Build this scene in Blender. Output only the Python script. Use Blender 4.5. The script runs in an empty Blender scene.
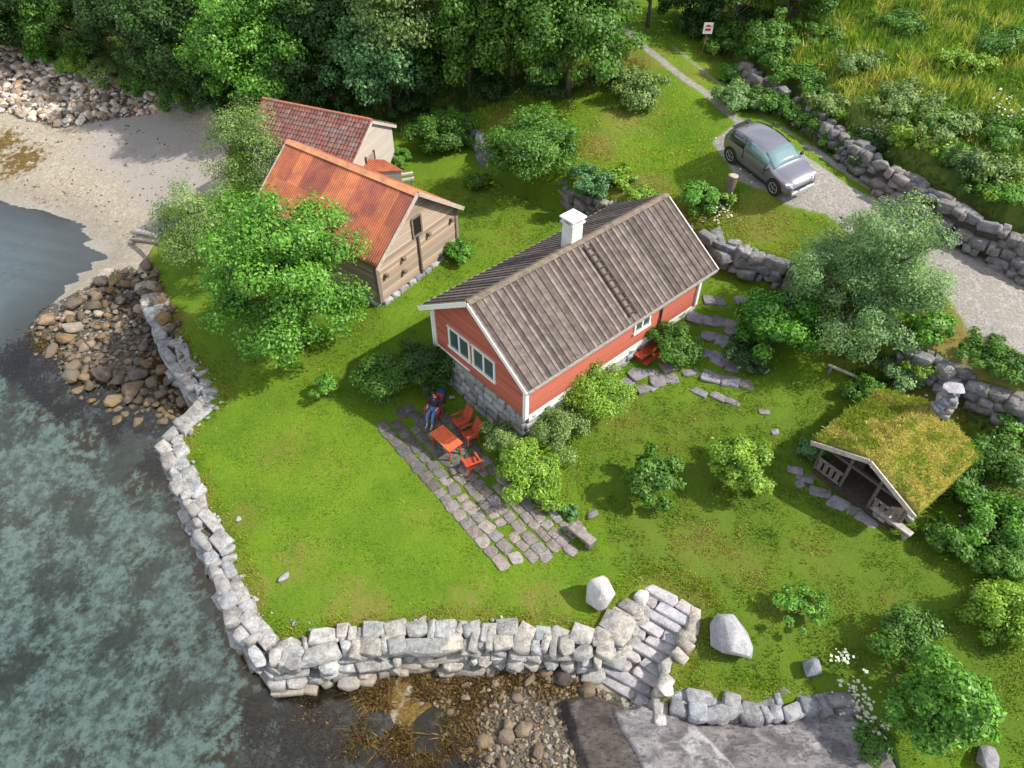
import bpy, bmesh, math, random
import numpy as np
from mathutils import Vector, Matrix
R = math.radians
# ------------------------------------------------------------------ camera, world, sun, exposure
F, PITCH, CAMH = 723.0, R(45.55), 23.8
sc = bpy.context.scene
cam = bpy.data.cameras.new('camera'); camo = bpy.data.objects.new('camera', cam)
sc.collection.objects.link(camo); sc.camera = camo
camo.location = (0, 0, CAMH); camo.rotation_euler = (R(90) - PITCH, 0, 0)
cam.sensor_width = 36; cam.lens = F / 1024 * 36; cam.clip_end = 3000; cam.clip_start = .1
w = bpy.data.worlds.new('World'); sc.world = w; w.use_nodes = True
nt = w.node_tree; bg = nt.nodes['Background']; sky = nt.nodes.new('ShaderNodeTexSky')
sky.sky_type = 'NISHITA'; sky.sun_disc = False
SUN_EL, SUN_AZ = R(46), R(-8)                      # direction TO the sun, azimuth from +X
sky.sun_elevation = SUN_EL; sky.sun_rotation = R(90) - SUN_AZ
sky.air_density = 1.2; sky.dust_density = 1.5
tc = nt.nodes.new('ShaderNodeTexCoord'); mp_ = nt.nodes.new('ShaderNodeMapping'); mp_.inputs[3].default_value = (1, 1, 2.2)
cn = nt.nodes.new('ShaderNodeTexNoise'); cn.inputs['Scale'].default_value = 2.2; cn.inputs['Detail'].default_value = 6
cr_ = nt.nodes.new('ShaderNodeMapRange'); cr_.inputs[1].default_value = .42; cr_.inputs[2].default_value = .62
cm = nt.nodes.new('ShaderNodeMix'); cm.data_type = 'RGBA'; cm.inputs[7].default_value = (7.0, 7.0, 7.0, 1)    # broken white cloud
nt.links.new(tc.outputs['Generated'], mp_.inputs[0]); nt.links.new(mp_.outputs[0], cn.inputs[0]); nt.links.new(cn.outputs[0], cr_.inputs[0])
nt.links.new(cr_.outputs[0], cm.inputs[0]); nt.links.new(sky.outputs[0], cm.inputs[6]); nt.links.new(cm.outputs[2], bg.inputs[0])
bg.inputs[1].default_value = 0.142
sl = bpy.data.lights.new('sun', 'SUN'); sl.energy = 4.7; sl.angle = R(1.0); sl.color = (1, .94, .83)
so = bpy.data.objects.new('sun', sl); sc.collection.objects.link(so)
sd = Vector((math.cos(SUN_EL) * math.cos(SUN_AZ), math.cos(SUN_EL) * math.sin(SUN_AZ), math.sin(SUN_EL)))
so.rotation_euler = sd.to_track_quat('Z', 'Y').to_euler(); so.location = sd * 100
sc.view_settings.view_transform = 'Standard'; sc.view_settings.look = 'None'
sc.view_settings.exposure = 0.68; sc.view_settings.gamma = 1
sc.cycles.max_bounces = 6; sc.cycles.transparent_max_bounces = 12
sc.cycles.diffuse_bounces = 3

# ------------------------------------------------------------------ pixel <-> world on the real terrain
CF = np.array([0, math.cos(PITCH), -math.sin(PITCH)]); CR = np.array([1., 0, 0]); CU = np.array([0, math.sin(PITCH), math.cos(PITCH)])
CO = np.array([0, 0, CAMH])
def at(px, py, Z):
    d = CF + CR * (px - 512) / F + CU * (384 - py) / F
    return CO + d * ((Z - CAMH) / d[2])

def vnoise(x, y, s, seed=0):
    x = np.asarray(x, float) / s + 1000 + seed * 17.3; y = np.asarray(y, float) / s + 1000 + seed * 9.1
    xi = np.floor(x).astype(np.int64); yi = np.floor(y).astype(np.int64); fx = x - xi; fy = y - yi
    fx = fx * fx * (3 - 2 * fx); fy = fy * fy * (3 - 2 * fy)
    def h(a, b):
        n = (a * 374761393 + b * 668265263 + seed * 982451653) & 0x7fffffff
        n = ((n ^ (n >> 13)) * 1274126177) & 0x7fffffff
        return ((n ^ (n >> 16)) & 0xffff) / 65535.0
    return (h(xi, yi) * (1 - fx) + h(xi + 1, yi) * fx) * (1 - fy) + (h(xi, yi + 1) * (1 - fx) + h(xi + 1, yi + 1) * fx) * fy
def fbm(x, y, s, seed=0, o=3):
    t = 0; a = 1; n = 0
    for i in range(o): t = t + a * vnoise(x, y, s / 2 ** i, seed + i); n += a; a *= .5
    return t / n

class Surf:
    def __init__(self, pts, world=()):
        P = [at(*p) for p in pts] + [np.array(q, float) for q in world]
        P = np.array(P); self.X = P[:, :2]; n = len(P)
        D = np.linalg.norm(self.X[:, None] - self.X[None], axis=-1)
        A = np.zeros((n + 3, n + 3)); A[:n, :n] = D - .15 * np.eye(n); A[:n, n] = 1; A[n, :n] = 1
        A[:n, n + 1:] = self.X; A[n + 1:, :n] = self.X.T
        self.c = np.linalg.solve(A + 1e-9 * np.eye(n + 3), np.r_[P[:, 2], 0, 0, 0])
    def __call__(self, x, y):
        s = self.c[-3] + self.c[-2] * x + self.c[-1] * y
        for (a, b), c in zip(self.X, self.c[:-3]): s = s + c * np.hypot(x - a, y - b)
        return s

LOW = Surf([(450,590,0),(250,560,0),(240,450,.05),(600,560,.05),(350,500,0),(375,420,.1),(450,480,0),(420,420,.05),(505,450,.1),(540,480,.15),
  (650,430,.6),(700,520,.3),(700,400,1.0),(860,520,.7),(760,400,1.3),(920,640,.3),(1000,560,.9),(800,680,-.35),(700,690,-.4),(750,640,-.1),
  (560,400,.8),(640,365,1.35),(694,305,2.0),(400,330,.9),(440,270,1.4),(382,307,1.45),(460,240,1.8),(560,200,2.3),(500,200,2.0),(240,340,.2),
  (180,320,.15),(215,300,.35),(300,330,.6),(420,165,2.2),(330,130,1.8),(600,205,2.3),(650,215,2.5),(720,275,2.4),(760,280,2.3),(850,330,2.2),(930,375,2.3),
  (980,420,2.0),(1020,520,1.4),(1024,760,-.2),(900,700,-.2),(850,495,.5),(870,460,.55),(900,440,.6),(930,470,.6),(900,500,.5),(960,440,.8),(250,130,1.5),(230,220,.6),(0,20,2.2),(100,40,1.6),(200,60,2),(300,60,3),
  (450,100,3.3),(420,112,3.0),(320,5,5),(100,5,3),(450,60,4),(850,760,-.7),(400,400,.2)],
  [(40,14,1.5),(30,24,2.5),(-40,75,8),(0,75,9),(-70,70,6)])
UP = Surf([(430,110,3.1),(480,125,3.7),(495,150,3.4),(545,178,3.5),(590,190,3.6),(640,202,3.8),(700,225,3.9),(720,236,3.9),(790,256,3.9),(560,150,4.0),
  (600,120,5.2),(560,125,4.9),(650,130,4.8),(560,95,4.6),(480,100,4.0),(660,160,4.6),(690,180,4.7),(640,185,4.2),(735,165,5.7),(775,190,5.7),(800,180,5.6),(740,130,5.8),(690,95,6),
  (650,60,6.4),(620,30,6.8),(660,20,7),(850,215,5.1),(950,300,4.5),(1010,340,4.1),(860,250,4.5),(920,345,3.6),(985,380,3.2),(1040,410,3),(800,130,5.7),(900,200,5.2),
  (1020,265,4.5),(1000,280,4.5),(740,85,6),(450,90,4),(500,60,5.2),(580,60,5.6),(350,40,5.0),(720,40,6.6),(770,205,5.0),(740,205,4.8)],[(40,25,2.5),(15,75,10),(-15,75,9),(-40,80,10),(45,12,1)])
MEAD = Surf([(745,60,7.1),(780,78,7.1),(830,112,7.1),(880,148,7.0),(930,182,6.8),(980,202,6.6),(1024,215,6.5),(850,60,8.0),(900,30,8.8),(1000,20,9.6),(1024,120,8.2),
  (950,120,7.9),(800,20,8.2),(740,20,7.6),(1000,170,7.3),(700,0,7.8)],[(60,45,11),(40,30,6.5),(30,70,12),(60,75,16),(10,90,13)])
SEA = Surf([(0,80,.5),(80,85,.6),(150,110,.3),(200,112,.9),(240,100,1.5),(0,205,-1.72),(45,212,-1.72),(80,228,-1.72),(108,255,-1.7),(60,292,-1.75),(10,335,-1.8),
  (0,150,-1.1),(100,160,-.7),(180,150,.15),(215,130,.7),(140,225,-1.0),(180,200,-.4),(215,215,0),(40,260,-2.0),(0,290,-2.2),(50,385,-1.95),(60,430,-2.2),
  (100,500,-2.7),(0,450,-2.9),(0,600,-3.8),(0,768,-3.5),(150,650,-2.7),(215,600,-2.5),(200,740,-2.4),(245,690,-2.2),(350,700,-1.8),(350,768,-1.76),(300,720,-1.76),(400,740,-1.69),(380,700,-1.69),
  (450,720,-1.74),(450,680,-1.7),(520,690,-1.45),(500,768,-1.66),(580,700,-1.45),(580,750,-1.4),(650,740,-1.35),(700,720,-1.25),(750,768,-1.3),(820,730,-1.2),(870,768,-1.1),(1000,800,-.9),
  (130,300,-1.05),(80,325,-1.4),(60,350,-1.65),(150,380,-1.6),(100,380,-1.7),(180,430,-1.9),(120,290,-1.0),(165,340,-1.2),(670,600,-.25),(640,640,-.9),(620,690,-1.35),(160,460,-2.0),(200,530,-2.2)],
  [(-60,60,-3.),(-60,20,-7),(-30,0,-5),(-55,75,1.5),(0,-10,-4),(30,-10,-3)])

def W(L): return np.array([at(*p)[:2] for p in L])
SEAWALL_PX = [(150,298,.1),(178,360,.05),(212,396,.02),(169,438,0),(188,490,0),(222,560,0),(243,620,0),(270,652,-.05),(330,643,-.05),(420,634,-.05),(500,634,-.05),(560,640,-.1),(605,645,-.1),(634,606,0)]
STEPS_PX = [(650,588,0),(697,606,-.05),(690,640,-.15),(668,662,-.3),(660,703,-.5)]
LOWWALL_PX = [(668,702,-.5),(720,706,-.5),(780,706,-.5),(815,698,-.5),(850,694,-.5),(885,730,-.5),(905,775,-.5)]
polyLAND = np.vstack([W([(-300,-20,2),(0,48,1.3),(90,62,1.3),(160,92,1.2),(212,104,1.4),(228,140,1.2),(222,200,.4),(160,235,.1),(142,262,0)]), W(SEAWALL_PX), W(STEPS_PX), W(LOWWALL_PX),
  np.array([[11,0],[60,-10],[400,-10],[400,900],[-400,900],[-200,90]])])
UPWALL_PX = [(440,112,3.2),(476,130,3.5),(492,155,3.4),(545,182,3.4),(590,196,3.5),(640,208,3.7),(700,230,3.9),(720,242,3.9),(790,262,3.8),(850,300,3.7),(920,348,3.5),(985,382,3.2),(1050,412,2.9)]
polyUP = np.vstack([W([(330,60,3.5),(400,95,3.3)]), W(UPWALL_PX), np.array([[45,14],[200,-10],[400,-10],[400,900],[-400,900],[-60,80],[-25,62]])])
MWALL_PX = [(742,64,6.6),(776,86,6.4),(808,104,6.3),(848,138,6.2),(890,163,6),(940,195,5.9),(990,222,5.7),(1040,242,5.6),(1110,282,5)]
polyMEAD = np.vstack([W([(705,-30,8),(722,35,7)]), W(MWALL_PX), np.array([[45,24],[200,0],[400,0],[400,900],[20,900]])])
def sdist(poly, x, y, closed=True):
    x = np.asarray(x, float); y = np.asarray(y, float); d = np.full(x.shape, 1e9); ins = np.zeros(x.shape, bool); n = len(poly)
    for i in range(n if closed else n - 1):
        ax, ay = poly[i]; bx, by = poly[(i + 1) % n]; ex, ey = bx - ax, by - ay
        t = np.clip(((x - ax) * ex + (y - ay) * ey) / (ex * ex + ey * ey + 1e-12), 0, 1)
        d = np.minimum(d, np.hypot(x - ax - t * ex, y - ay - t * ey))
        if closed: ins ^= ((ay > y) != (by > y)) & (x < ex * (y - ay) / (ey if ey else 1e-12) + ax)
    return np.where(ins, d, -d) if closed else d
def sm(x, a, b): t = np.clip((x - a) / (b - a), 0, 1); return t * t * (3 - 2 * t)
def far(x, y):      # wooded hills that close the view beyond what the photograph shows
    return sm(y, 75, 260) * 75 * sm(x, -260, -60) + sm(x, 60, 300) * 60
def height(x, y):
    x = np.asarray(x, float); y = np.asarray(y, float)
    xc = np.clip(x, -75, 65); yc = np.clip(y, -15, 95)
    dl = sdist(polyLAND, x, y); du = sdist(polyUP, x, y); dm = sdist(polyMEAD, x, y)
    z = LOW(xc, yc) * 1.0
    wu = .2 + 3.5 * sm(y, 42, 50) * sm(-x, -2, 2); z = z + (UP(xc, yc) - z) * sm((du + .05) / wu, -1, 1)
    z = z + (MEAD(xc, yc) - z) * sm(dm, -.3, .5)
    z = z + .05 * (fbm(x, y, 2.5, 3) - .5) + np.where(dm > .5, .5, .0) * (fbm(x, y, 3, 5) - .5) * sm(dm, .5, 2)
    s = np.maximum(SEA(xc, yc), -12) + .12 * (fbm(x, y, 1.2, 8) - .5)
    rp = sm(-x, 19, 23) * sm(y, 31, 34) * sm(-s, 1.35, 1.6) * sm(s, -2.5, -2.1); s = s + rp * .07 * np.sin(5.5 * (y * .9 + x * .35) + 2.5 * fbm(x, y, 5, 31)) ** 3
    k = sm(dl, -.15, .12)
    soft = sm(y, 34, 38) * sm(-x, 12, 14)        # no wall up the beach: a gentle bank instead
    k = k * (1 - soft) + sm(dl, -1.5, 1.5) * soft
    return s + (z - s) * k + far(x, y)
def gz(x, y): return float(height(np.array([x]), np.array([y]))[0])
def ground_at(px, py):
    d = CF + CR * (px - 512) / F + CU * (384 - py) / F
    t = np.linspace(15, 110, 900); P = CO[None] + d[None] * t[:, None]
    h = height(P[:, 0], P[:, 1]); below = np.nonzero(P[:, 2] < h)[0]
    i = below[0] if len(below) else len(t) - 1
    if 0 < i:
        a, b = P[i - 1], P[i]; da, db = a[2] - h[i - 1], h[i] - b[2]
        p = a + (b - a) * (da / (da + db + 1e-9))
        return p
    return P[i]
def GP(L): return np.array([ground_at(*p)[:2] for p in L])

# ------------------------------------------------------------------ helpers: tagging, meshes
C = sc.collection
def tag(o, label=None, cat=None, group=None, kind=None):
    if label: o['label'] = label
    if cat: o['category'] = cat
    if group: o['group'] = group
    if kind: o['kind'] = kind
    return o
def thing(name, label, cat, loc=(0, 0, 0), rz=0, group=None):
    o = bpy.data.objects.new(name, None); C.objects.link(o); o.location = loc; o.rotation_euler = (0, 0, rz); o.empty_display_size = .2
    return tag(o, label, cat, group)
class MB:
    def __init__(s): s.v = []; s.f = []; s.c = []
    def add(s, V, Fs, col=None):
        b = len(s.v); s.v += [tuple(map(float, p)) for p in V]
        for f in Fs: s.f.append(tuple(b + i for i in f)); s.c.append(col or (1, 1, 1))
        return s
    def box(s, c, d, rz=0, col=None, M=None):
        V = []
        for sx in (-.5, .5):
            for sy in (-.5, .5):
                for sz in (-.5, .5):
                    x, y, z = sx * d[0], sy * d[1], sz * d[2]
                    if M is not None: q = M @ Vector((x, y, z)); x, y, z = q
                    elif rz: x, y = x * math.cos(rz) - y * math.sin(rz), x * math.sin(rz) + y * math.cos(rz)
                    V.append((c[0] + x, c[1] + y, c[2] + z))
        return s.add(V, [(0,1,3,2),(4,6,7,5),(0,4,5,1),(2,3,7,6),(0,2,6,4),(1,5,7,3)], col)
    def beam(s, a, b, w, h, col=None, up=(0, 0, 1)):
        a, b = Vector(a), Vector(b); d = (b - a); L = d.length; d.normalize(); u = Vector(up)
        sd_ = d.cross(u)
        if sd_.length < 1e-4: sd_ = d.cross(Vector((1, 0, 0)))
        sd_.normalize(); u = sd_.cross(d)
        M = Matrix((d, sd_, u)).transposed()
        return s.box((a + b) / 2, (L, w, h), col=col, M=M)
    def tube(s, pts, rad, n=8, col=None, cap=True):
        pts = [Vector(p) for p in pts]; rad = rad if isinstance(rad, (list, tuple)) else [rad] * len(pts)
        V = []
        for i, p in enumerate(pts):
            d = (pts[min(i + 1, len(pts) - 1)] - pts[max(i - 1, 0)]).normalized()
            u = d.cross(Vector((0, 0, 1))) if abs(d.z) < .95 else d.cross(Vector((1, 0, 0)))
            u.normalize(); v = d.cross(u)
            for k in range(n):
                a = 2 * math.pi * k / n; V.append(p + (u * math.cos(a) + v * math.sin(a)) * rad[i])
        Fs = [(i * n + k, i * n + (k + 1) % n, (i + 1) * n + (k + 1) % n, (i + 1) * n + k) for i in range(len(pts) - 1) for k in range(n)]
        if cap: Fs += [tuple(range(n))[::-1], tuple((len(pts) - 1) * n + k for k in range(n))]
        return s.add(V, Fs, col)
    def lathe(s, c, prof, n=16, col=None, axis='z'):
        V = []
        for r, z in prof:
            for k in range(n):
                a = 2 * math.pi * k / n; x, y = r * math.cos(a), r * math.sin(a)
                V.append((c[0] + x, c[1] + y, c[2] + z) if axis == 'z' else (c[0] + x, c[1] + z, c[2] + y))
        m = len(prof)
        Fs = [(i * n + k, i * n + (k + 1) % n, (i + 1) * n + (k + 1) % n, (i + 1) * n + k) for i in range(m - 1) for k in range(n)]
        Fs += [tuple(range(n))[::-1], tuple((m - 1) * n + k for k in range(n))]
        return s.add(V, Fs, col)
    def build(s, name, mat, parent=None, smooth=False, bevel=0, fixn=True):
        me = bpy.data.meshes.new(name); me.from_pydata(s.v, [], s.f)
        if any(c != (1, 1, 1) for c in s.c):
            at_ = me.color_attributes.new('Col', 'FLOAT_COLOR', 'CORNER')
            arr = np.repeat(np.array([(*c, 1) for c in s.c], np.float32), [len(f) for f in s.f], axis=0)
            at_.data.foreach_set('color', arr.ravel())
        else:
            at_ = me.color_attributes.new('Col', 'FLOAT_COLOR', 'CORNER'); at_.data.foreach_set('color', np.ones(len(at_.data) * 4, np.float32))
        if fixn:
            bm = bmesh.new(); bm.from_mesh(me); bmesh.ops.recalc_face_normals(bm, faces=bm.faces); bm.to_mesh(me); bm.free()
        if smooth: me.polygons.foreach_set('use_smooth', [True] * len(me.polygons))
        me.materials.append(mat); o = bpy.data.objects.new(name, me); C.objects.link(o)
        if parent: o.parent = parent
        if bevel:
            m = o.modifiers.new('bevel', 'BEVEL'); m.width = bevel; m.segments = 2; m.limit_method = 'ANGLE'
        return o
def npmesh(name, V, Fs, mat, parent=None, col=None, smooth=False):
    """V (n,3), Fs (m,k) ints of one polygon size, col per face (m,3)"""
    V = np.asarray(V, np.float32); Fs = np.asarray(Fs, np.int32); m, k = Fs.shape
    me = bpy.data.meshes.new(name); me.vertices.add(len(V)); me.vertices.foreach_set('co', V.ravel())
    me.loops.add(m * k); me.loops.foreach_set('vertex_index', Fs.ravel())
    me.polygons.add(m); me.polygons.foreach_set('loop_start', np.arange(m, dtype=np.int32) * k)
    try: me.polygons.foreach_set('loop_total', np.full(m, k, np.int32))
    except Exception: pass
    if smooth: me.polygons.foreach_set('use_smooth', np.ones(m, bool))
    me.update(calc_edges=True)
    a = me.color_attributes.new('Col', 'FLOAT_COLOR', 'CORNER')
    if col is None: c = np.ones((m * k, 4), np.float32)
    else: c = np.concatenate([np.repeat(np.asarray(col, np.float32), k, axis=0), np.ones((m * k, 1), np.float32)], 1)
    a.data.foreach_set('color', c.ravel())
    me.materials.append(mat); o = bpy.data.objects.new(name, me); C.objects.link(o)
    if parent: o.parent = parent
    return o

# ------------------------------------------------------------------ materials
class NT:
    def __init__(s, name):
        s.m = bpy.data.materials.new(name); s.m.use_nodes = True; s.t = s.m.node_tree; s.t.nodes.clear()
        s.out = s.t.nodes.new('ShaderNodeOutputMaterial')
    def n(s, ty, ins=None, **kw):
        nd = s.t.nodes.new('ShaderNode' + ty)
        for k, v in kw.items(): setattr(nd, k, v)
        for k, v in (ins or {}).items(): s.set(nd.inputs[k], v)
        return nd
    def set(s, sock, v):
        if isinstance(v, bpy.types.NodeSocket): s.t.links.new(v, sock)
        elif isinstance(v, bpy.types.Node): s.t.links.new(v.outputs[0], sock)
        elif isinstance(v, (tuple, list)) and len(v) == 3 and sock.type == 'RGBA': sock.default_value = (*v, 1)
        else: sock.default_value = v
    def mix(s, f, a, b, mode='MIX'):
        nd = s.t.nodes.new('ShaderNodeMix'); nd.data_type = 'RGBA'; nd.blend_type = mode
        s.set(nd.inputs[0], f); s.set(nd.inputs[6], a); s.set(nd.inputs[7], b); return nd.outputs[2]
    def math(s, op, a, b=0.0, clamp=False):
        nd = s.n('Math', {0: a, 1: b}, operation=op, use_clamp=clamp); return nd.outputs[0]
    def noise(s, scale, detail=4, rough=.6, vec=None, dist=0):
        nd = s.n('TexNoise', {'Scale': scale, 'Detail': detail, 'Roughness': rough, 'Distortion': dist})
        if vec is not None: s.set(nd.inputs['Vector'], vec)
        return nd.outputs[0]
    def ramp(s, f, a, b): # smooth 0..1 between a and b
        nd = s.n('MapRange', {0: f, 1: a, 2: b, 3: 0.0, 4: 1.0}); nd.interpolation_type = 'SMOOTHSTEP'; return nd.outputs[0]
    def attr(s, name): return s.n('Attribute', attribute_name=name)
    def pos(s): return s.n('NewGeometry').outputs['Position']
    def obj(s): return s.n('TexCoord').outputs['Object']
    def bsdf(s, color, rough=.8, bump=None, bs=.3, bd=.02, spec=.3, **kw):
        b = s.n('BsdfPrincipled', {'Base Color': color, 'Roughness': rough, 'Specular IOR Level': spec, **kw})
        if bump is not None:
            bp = s.n('Bump', {'Height': bump, 'Strength': bs, 'Distance': bd}); s.t.links.new(bp.outputs[0], b.inputs['Normal'])
        return b
    def done(s, sh): s.t.links.new(sh.outputs[0] if isinstance(sh, bpy.types.Node) else sh, s.out.inputs[0]); return s.m

def simple(name, a, b=None, scale=6, rough=.8, bs=.3, bd=.02, spec=.3, metal=0, vary=True, coord='obj', detail=5):
    t = NT(name); p = t.obj() if coord == 'obj' else t.pos()
    n1 = t.noise(scale, detail, .65, p); col = t.mix(t.ramp(n1, .3, .7), a, b or a)
    if vary: col = t.mix(1.0, col, t.attr('Col').outputs[0], 'MULTIPLY')
    n2 = t.noise(scale * 5, 5, .7, p)
    return t.done(t.bsdf(col, rough, n2, bs, bd, spec, Metallic=metal))

def mat_ground():
    t = NT('ground'); p = t.pos()
    m1, m2, m3 = t.attr('M1'), t.attr('M2'), t.attr('M3')
    s1 = t.n('SeparateColor', {0: m1.outputs[0]}); s2 = t.n('SeparateColor', {0: m2.outputs[0]}); s3 = t.n('SeparateColor', {0: m3.outputs[0]})
    gravel, dry, tall = s1.outputs; soil, lane, moss = s2.outputs; landm, weed, stones = s3.outputs
    nb = t.noise(.35, 4, .6, p); nm = t.noise(2.2, 5, .65, p); nf = t.noise(14, 5, .75, p); nff = t.noise(45, 4, .8, p)
    # lawn
    lawn = t.mix(t.ramp(nb, .32, .68), (.075, .150, .006), (.125, .205, .009))
    lawn = t.mix(t.math('MULTIPLY', t.ramp(nf, .35, .7), .7), lawn, (.030, .075, .004))
    lawn = t.mix(t.math('MULTIPLY', t.ramp(nff, .45, .7), .45), lawn, (.17, .25, .03))
    lawn = t.mix(t.math('MULTIPLY', t.ramp(nm, .5, .75), .3), lawn, (.12, .155, .010))
    dn = t.math('ADD', dry, t.math('MULTIPLY', t.math('SUBTRACT', nm, .5), .9))
    dn = t.math('ADD', dn, t.math('MULTIPLY', t.math('SUBTRACT', nf, .5), .9))
    straw = t.mix(t.ramp(nff, .35, .65), (.22, .175, .05), (.12, .105, .028))
    lawn = t.mix(t.ramp(dn, .15, .8), lawn, straw)
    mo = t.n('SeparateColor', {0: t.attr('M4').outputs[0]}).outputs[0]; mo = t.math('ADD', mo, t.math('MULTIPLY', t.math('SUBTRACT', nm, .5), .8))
    lawn = t.mix(t.math('MULTIPLY', t.ramp(mo, .1, .9), .75), lawn, t.mix(nf, (.045, .10, .008), (.10, .135, .014)))  # M4 areas lean to a darker olive green
    # rough vegetation
    tl = t.mix(t.ramp(nm, .35, .65), (.06, .12, .018), (.15, .19, .035)); tl = t.mix(t.ramp(nf, .5, .75), tl, (.13, .12, .04))
    col = t.mix(t.ramp(t.math('ADD', tall, t.math('MULTIPLY', t.math('SUBTRACT', nf, .5), .5)), .35, .65), lawn, tl)
    sl_ = t.mix(t.ramp(nf, .4, .65), (.055, .040, .025), (.12, .09, .055))
    col = t.mix(t.ramp(t.math('ADD', soil, t.math('MULTIPLY', t.math('SUBTRACT', nm, .5), .8)), .4, .75), col, sl_)
    # gravel
    vor = t.n('TexVoronoi', {'Vector': p, 'Scale': 16.0}); vc = t.n('SeparateColor', {0: vor.outputs['Color']}).outputs[0]
    gr = t.mix(vc, (.16, .145, .13), (.33, .31, .285)); gr = t.mix(t.ramp(nm, .4, .7), gr, (.21, .195, .175))
    gn = t.math('ADD', gravel, t.math('MULTIPLY', t.math('SUBTRACT', nf, .5), .55))
    gn = t.math('ADD', gn, t.math('MULTIPLY', t.math('SUBTRACT', nm, .5), .45))
    col = t.mix(t.ramp(gn, .42, .62), col, gr)
    # beach and sea bed
    v2 = t.n('TexVoronoi', {'Vector': p, 'Scale': 7.0}); v2c = t.n('SeparateColor', {0: v2.outputs['Color']}).outputs[1]
    sand = t.mix(t.ramp(nf, .35, .65), (.21, .18, .14), (.36, .315, .245)); sand = t.mix(t.math('MULTIPLY', t.ramp(v2c, .6, 1), .6), sand, (.42, .40, .34))
    sand = t.mix(t.math('MULTIPLY', t.ramp(nf, .55, .7), .45), sand, (.16, .12, .07))
    ramp_ = t.mix(nf, (.22, .20, .185), (.34, .31, .285)); sand = t.mix(lane, sand, ramp_)
    zz = t.n('SeparateXYZ', {0: p}).outputs[2]
    deep = t.ramp(zz, -1.75, -2.3)
    bed = t.mix(t.ramp(nm, .38, .62), (.54, .68, .58), (.21, .25, .20)); bed = t.mix(t.ramp(nf, .52, .72), bed, (.44, .50, .39))
    bed = t.mix(t.math('MULTIPLY', t.ramp(nff, .5, .68), .45), bed, (.12, .12, .08)); n15 = t.noise(5.5, 5, .75, p, .5)
    bed = t.mix(t.math('MULTIPLY', t.ramp(n15, .52, .62), .6), bed, (.11, .10, .06)); bed = t.mix(t.math('MULTIPLY', t.ramp(n15, .36, .28), .5), bed, (.62, .70, .58))
    bed = t.mix(t.math('MULTIPLY', t.ramp(t.math('ADD', nb, t.math('MULTIPLY', t.math('SUBTRACT', n15, .5), .35)), .48, .60), .85), bed, (.11, .105, .07))
    bed = t.mix(t.math('MULTIPLY', t.ramp(t.math('ADD', moss, t.math('MULTIPLY', t.math('SUBTRACT', nb, .5), 1.2)), .2, 1.0), .8), bed, t.mix(nm, (.34, .37, .38), (.56, .58, .58)))  # paler bed: light sand and the cloud reflection mixed into one colour
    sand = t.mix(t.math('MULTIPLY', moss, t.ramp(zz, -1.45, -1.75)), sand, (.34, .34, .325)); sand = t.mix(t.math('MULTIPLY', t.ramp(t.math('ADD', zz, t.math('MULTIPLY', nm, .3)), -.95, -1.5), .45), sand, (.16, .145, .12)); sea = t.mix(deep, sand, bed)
    wn = t.math('ADD', weed, t.math('MULTIPLY', t.math('SUBTRACT', nm, .5), 2.2)); wn = t.math('ADD', wn, t.math('MULTIPLY', t.math('SUBTRACT', nf, .5), 1.0))
    wc = t.mix(t.ramp(nf, .35, .62), (.045, .032, .014), (.155, .10, .025))
    sea = t.mix(t.ramp(wn, .45, .75), sea, wc)
    pn = t.mix(vc, (.035, .03, .024), (.13, .11, .085)); pn = t.mix(t.ramp(v2c, .86, .9), pn, (.26, .25, .21))
    sea = t.mix(t.ramp(t.math('ADD', stones, t.math('MULTIPLY', t.math('SUBTRACT', nm, .5), .8)), .4, .6), sea, pn)
    col = t.mix(t.ramp(landm, .35, .65), sea, col)
    bh = t.math('ADD', t.math('MULTIPLY', nf, .6), nff)
    bh = t.math('ADD', bh, t.math('MULTIPLY', t.ramp(nm, .3, .7), .8))
    return t.done(t.bsdf(col, .85, bh, .55, .05, .15))

def mat_rock(name, a=(.36, .35, .34), b=(.22, .21, .20), lich=(.50, .50, .47), tide=True, scale=1.0):
    t = NT(name); p = t.pos(); n1 = t.noise(2.5 * scale, 6, .65, p); n2 = t.noise(11 * scale, 6, .7, p, .6); n3 = t.noise(40 * scale, 3, .7, p)
    col = t.mix(t.ramp(n1, .35, .65), a, b); col = t.mix(t.math('MULTIPLY', t.ramp(n2, .5, .62), .65), col, lich)
    col = t.mix(t.math('MULTIPLY', t.ramp(n3, .55, .7), .5), col, (.10, .095, .09))
    col = t.mix(1.0, col, t.attr('Col').outputs[0], 'MULTIPLY')
    if tide:
        z = t.n('SeparateXYZ', {0: p}).outputs[2]; zn = t.math('ADD', z, t.math('MULTIPLY', t.math('SUBTRACT', n1, .5), .7))
        col = t.mix(t.math('MULTIPLY', t.ramp(zn, -1.05, -1.35), .5), col, (.17, .13, .09))
        alg = t.mix(t.ramp(n2, .4, .6), (.045, .035, .018), (.16, .105, .028)); col = t.mix(t.math('MULTIPLY', t.ramp(zn, -1.5, -1.8), .9), col, alg)
    h = t.math('ADD', t.math('MULTIPLY', n2, 1.0), t.math('MULTIPLY', n3, .35))
    return t.done(t.bsdf(col, .8, h, .7, .06, .3))

def mat_leaf(name, tr=.35, rough=.5):
    t = NT(name); col = t.attr('Col').outputs[0]
    b = t.bsdf(col, rough, spec=.35); tl = t.n('BsdfTranslucent', {0: t.mix(1.0, col, (1.25, 1.3, .45), 'MULTIPLY')})
    mx = t.n('MixShader', {0: tr, 1: b.outputs[0], 2: tl.outputs[0]}); return t.done(mx)

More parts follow.
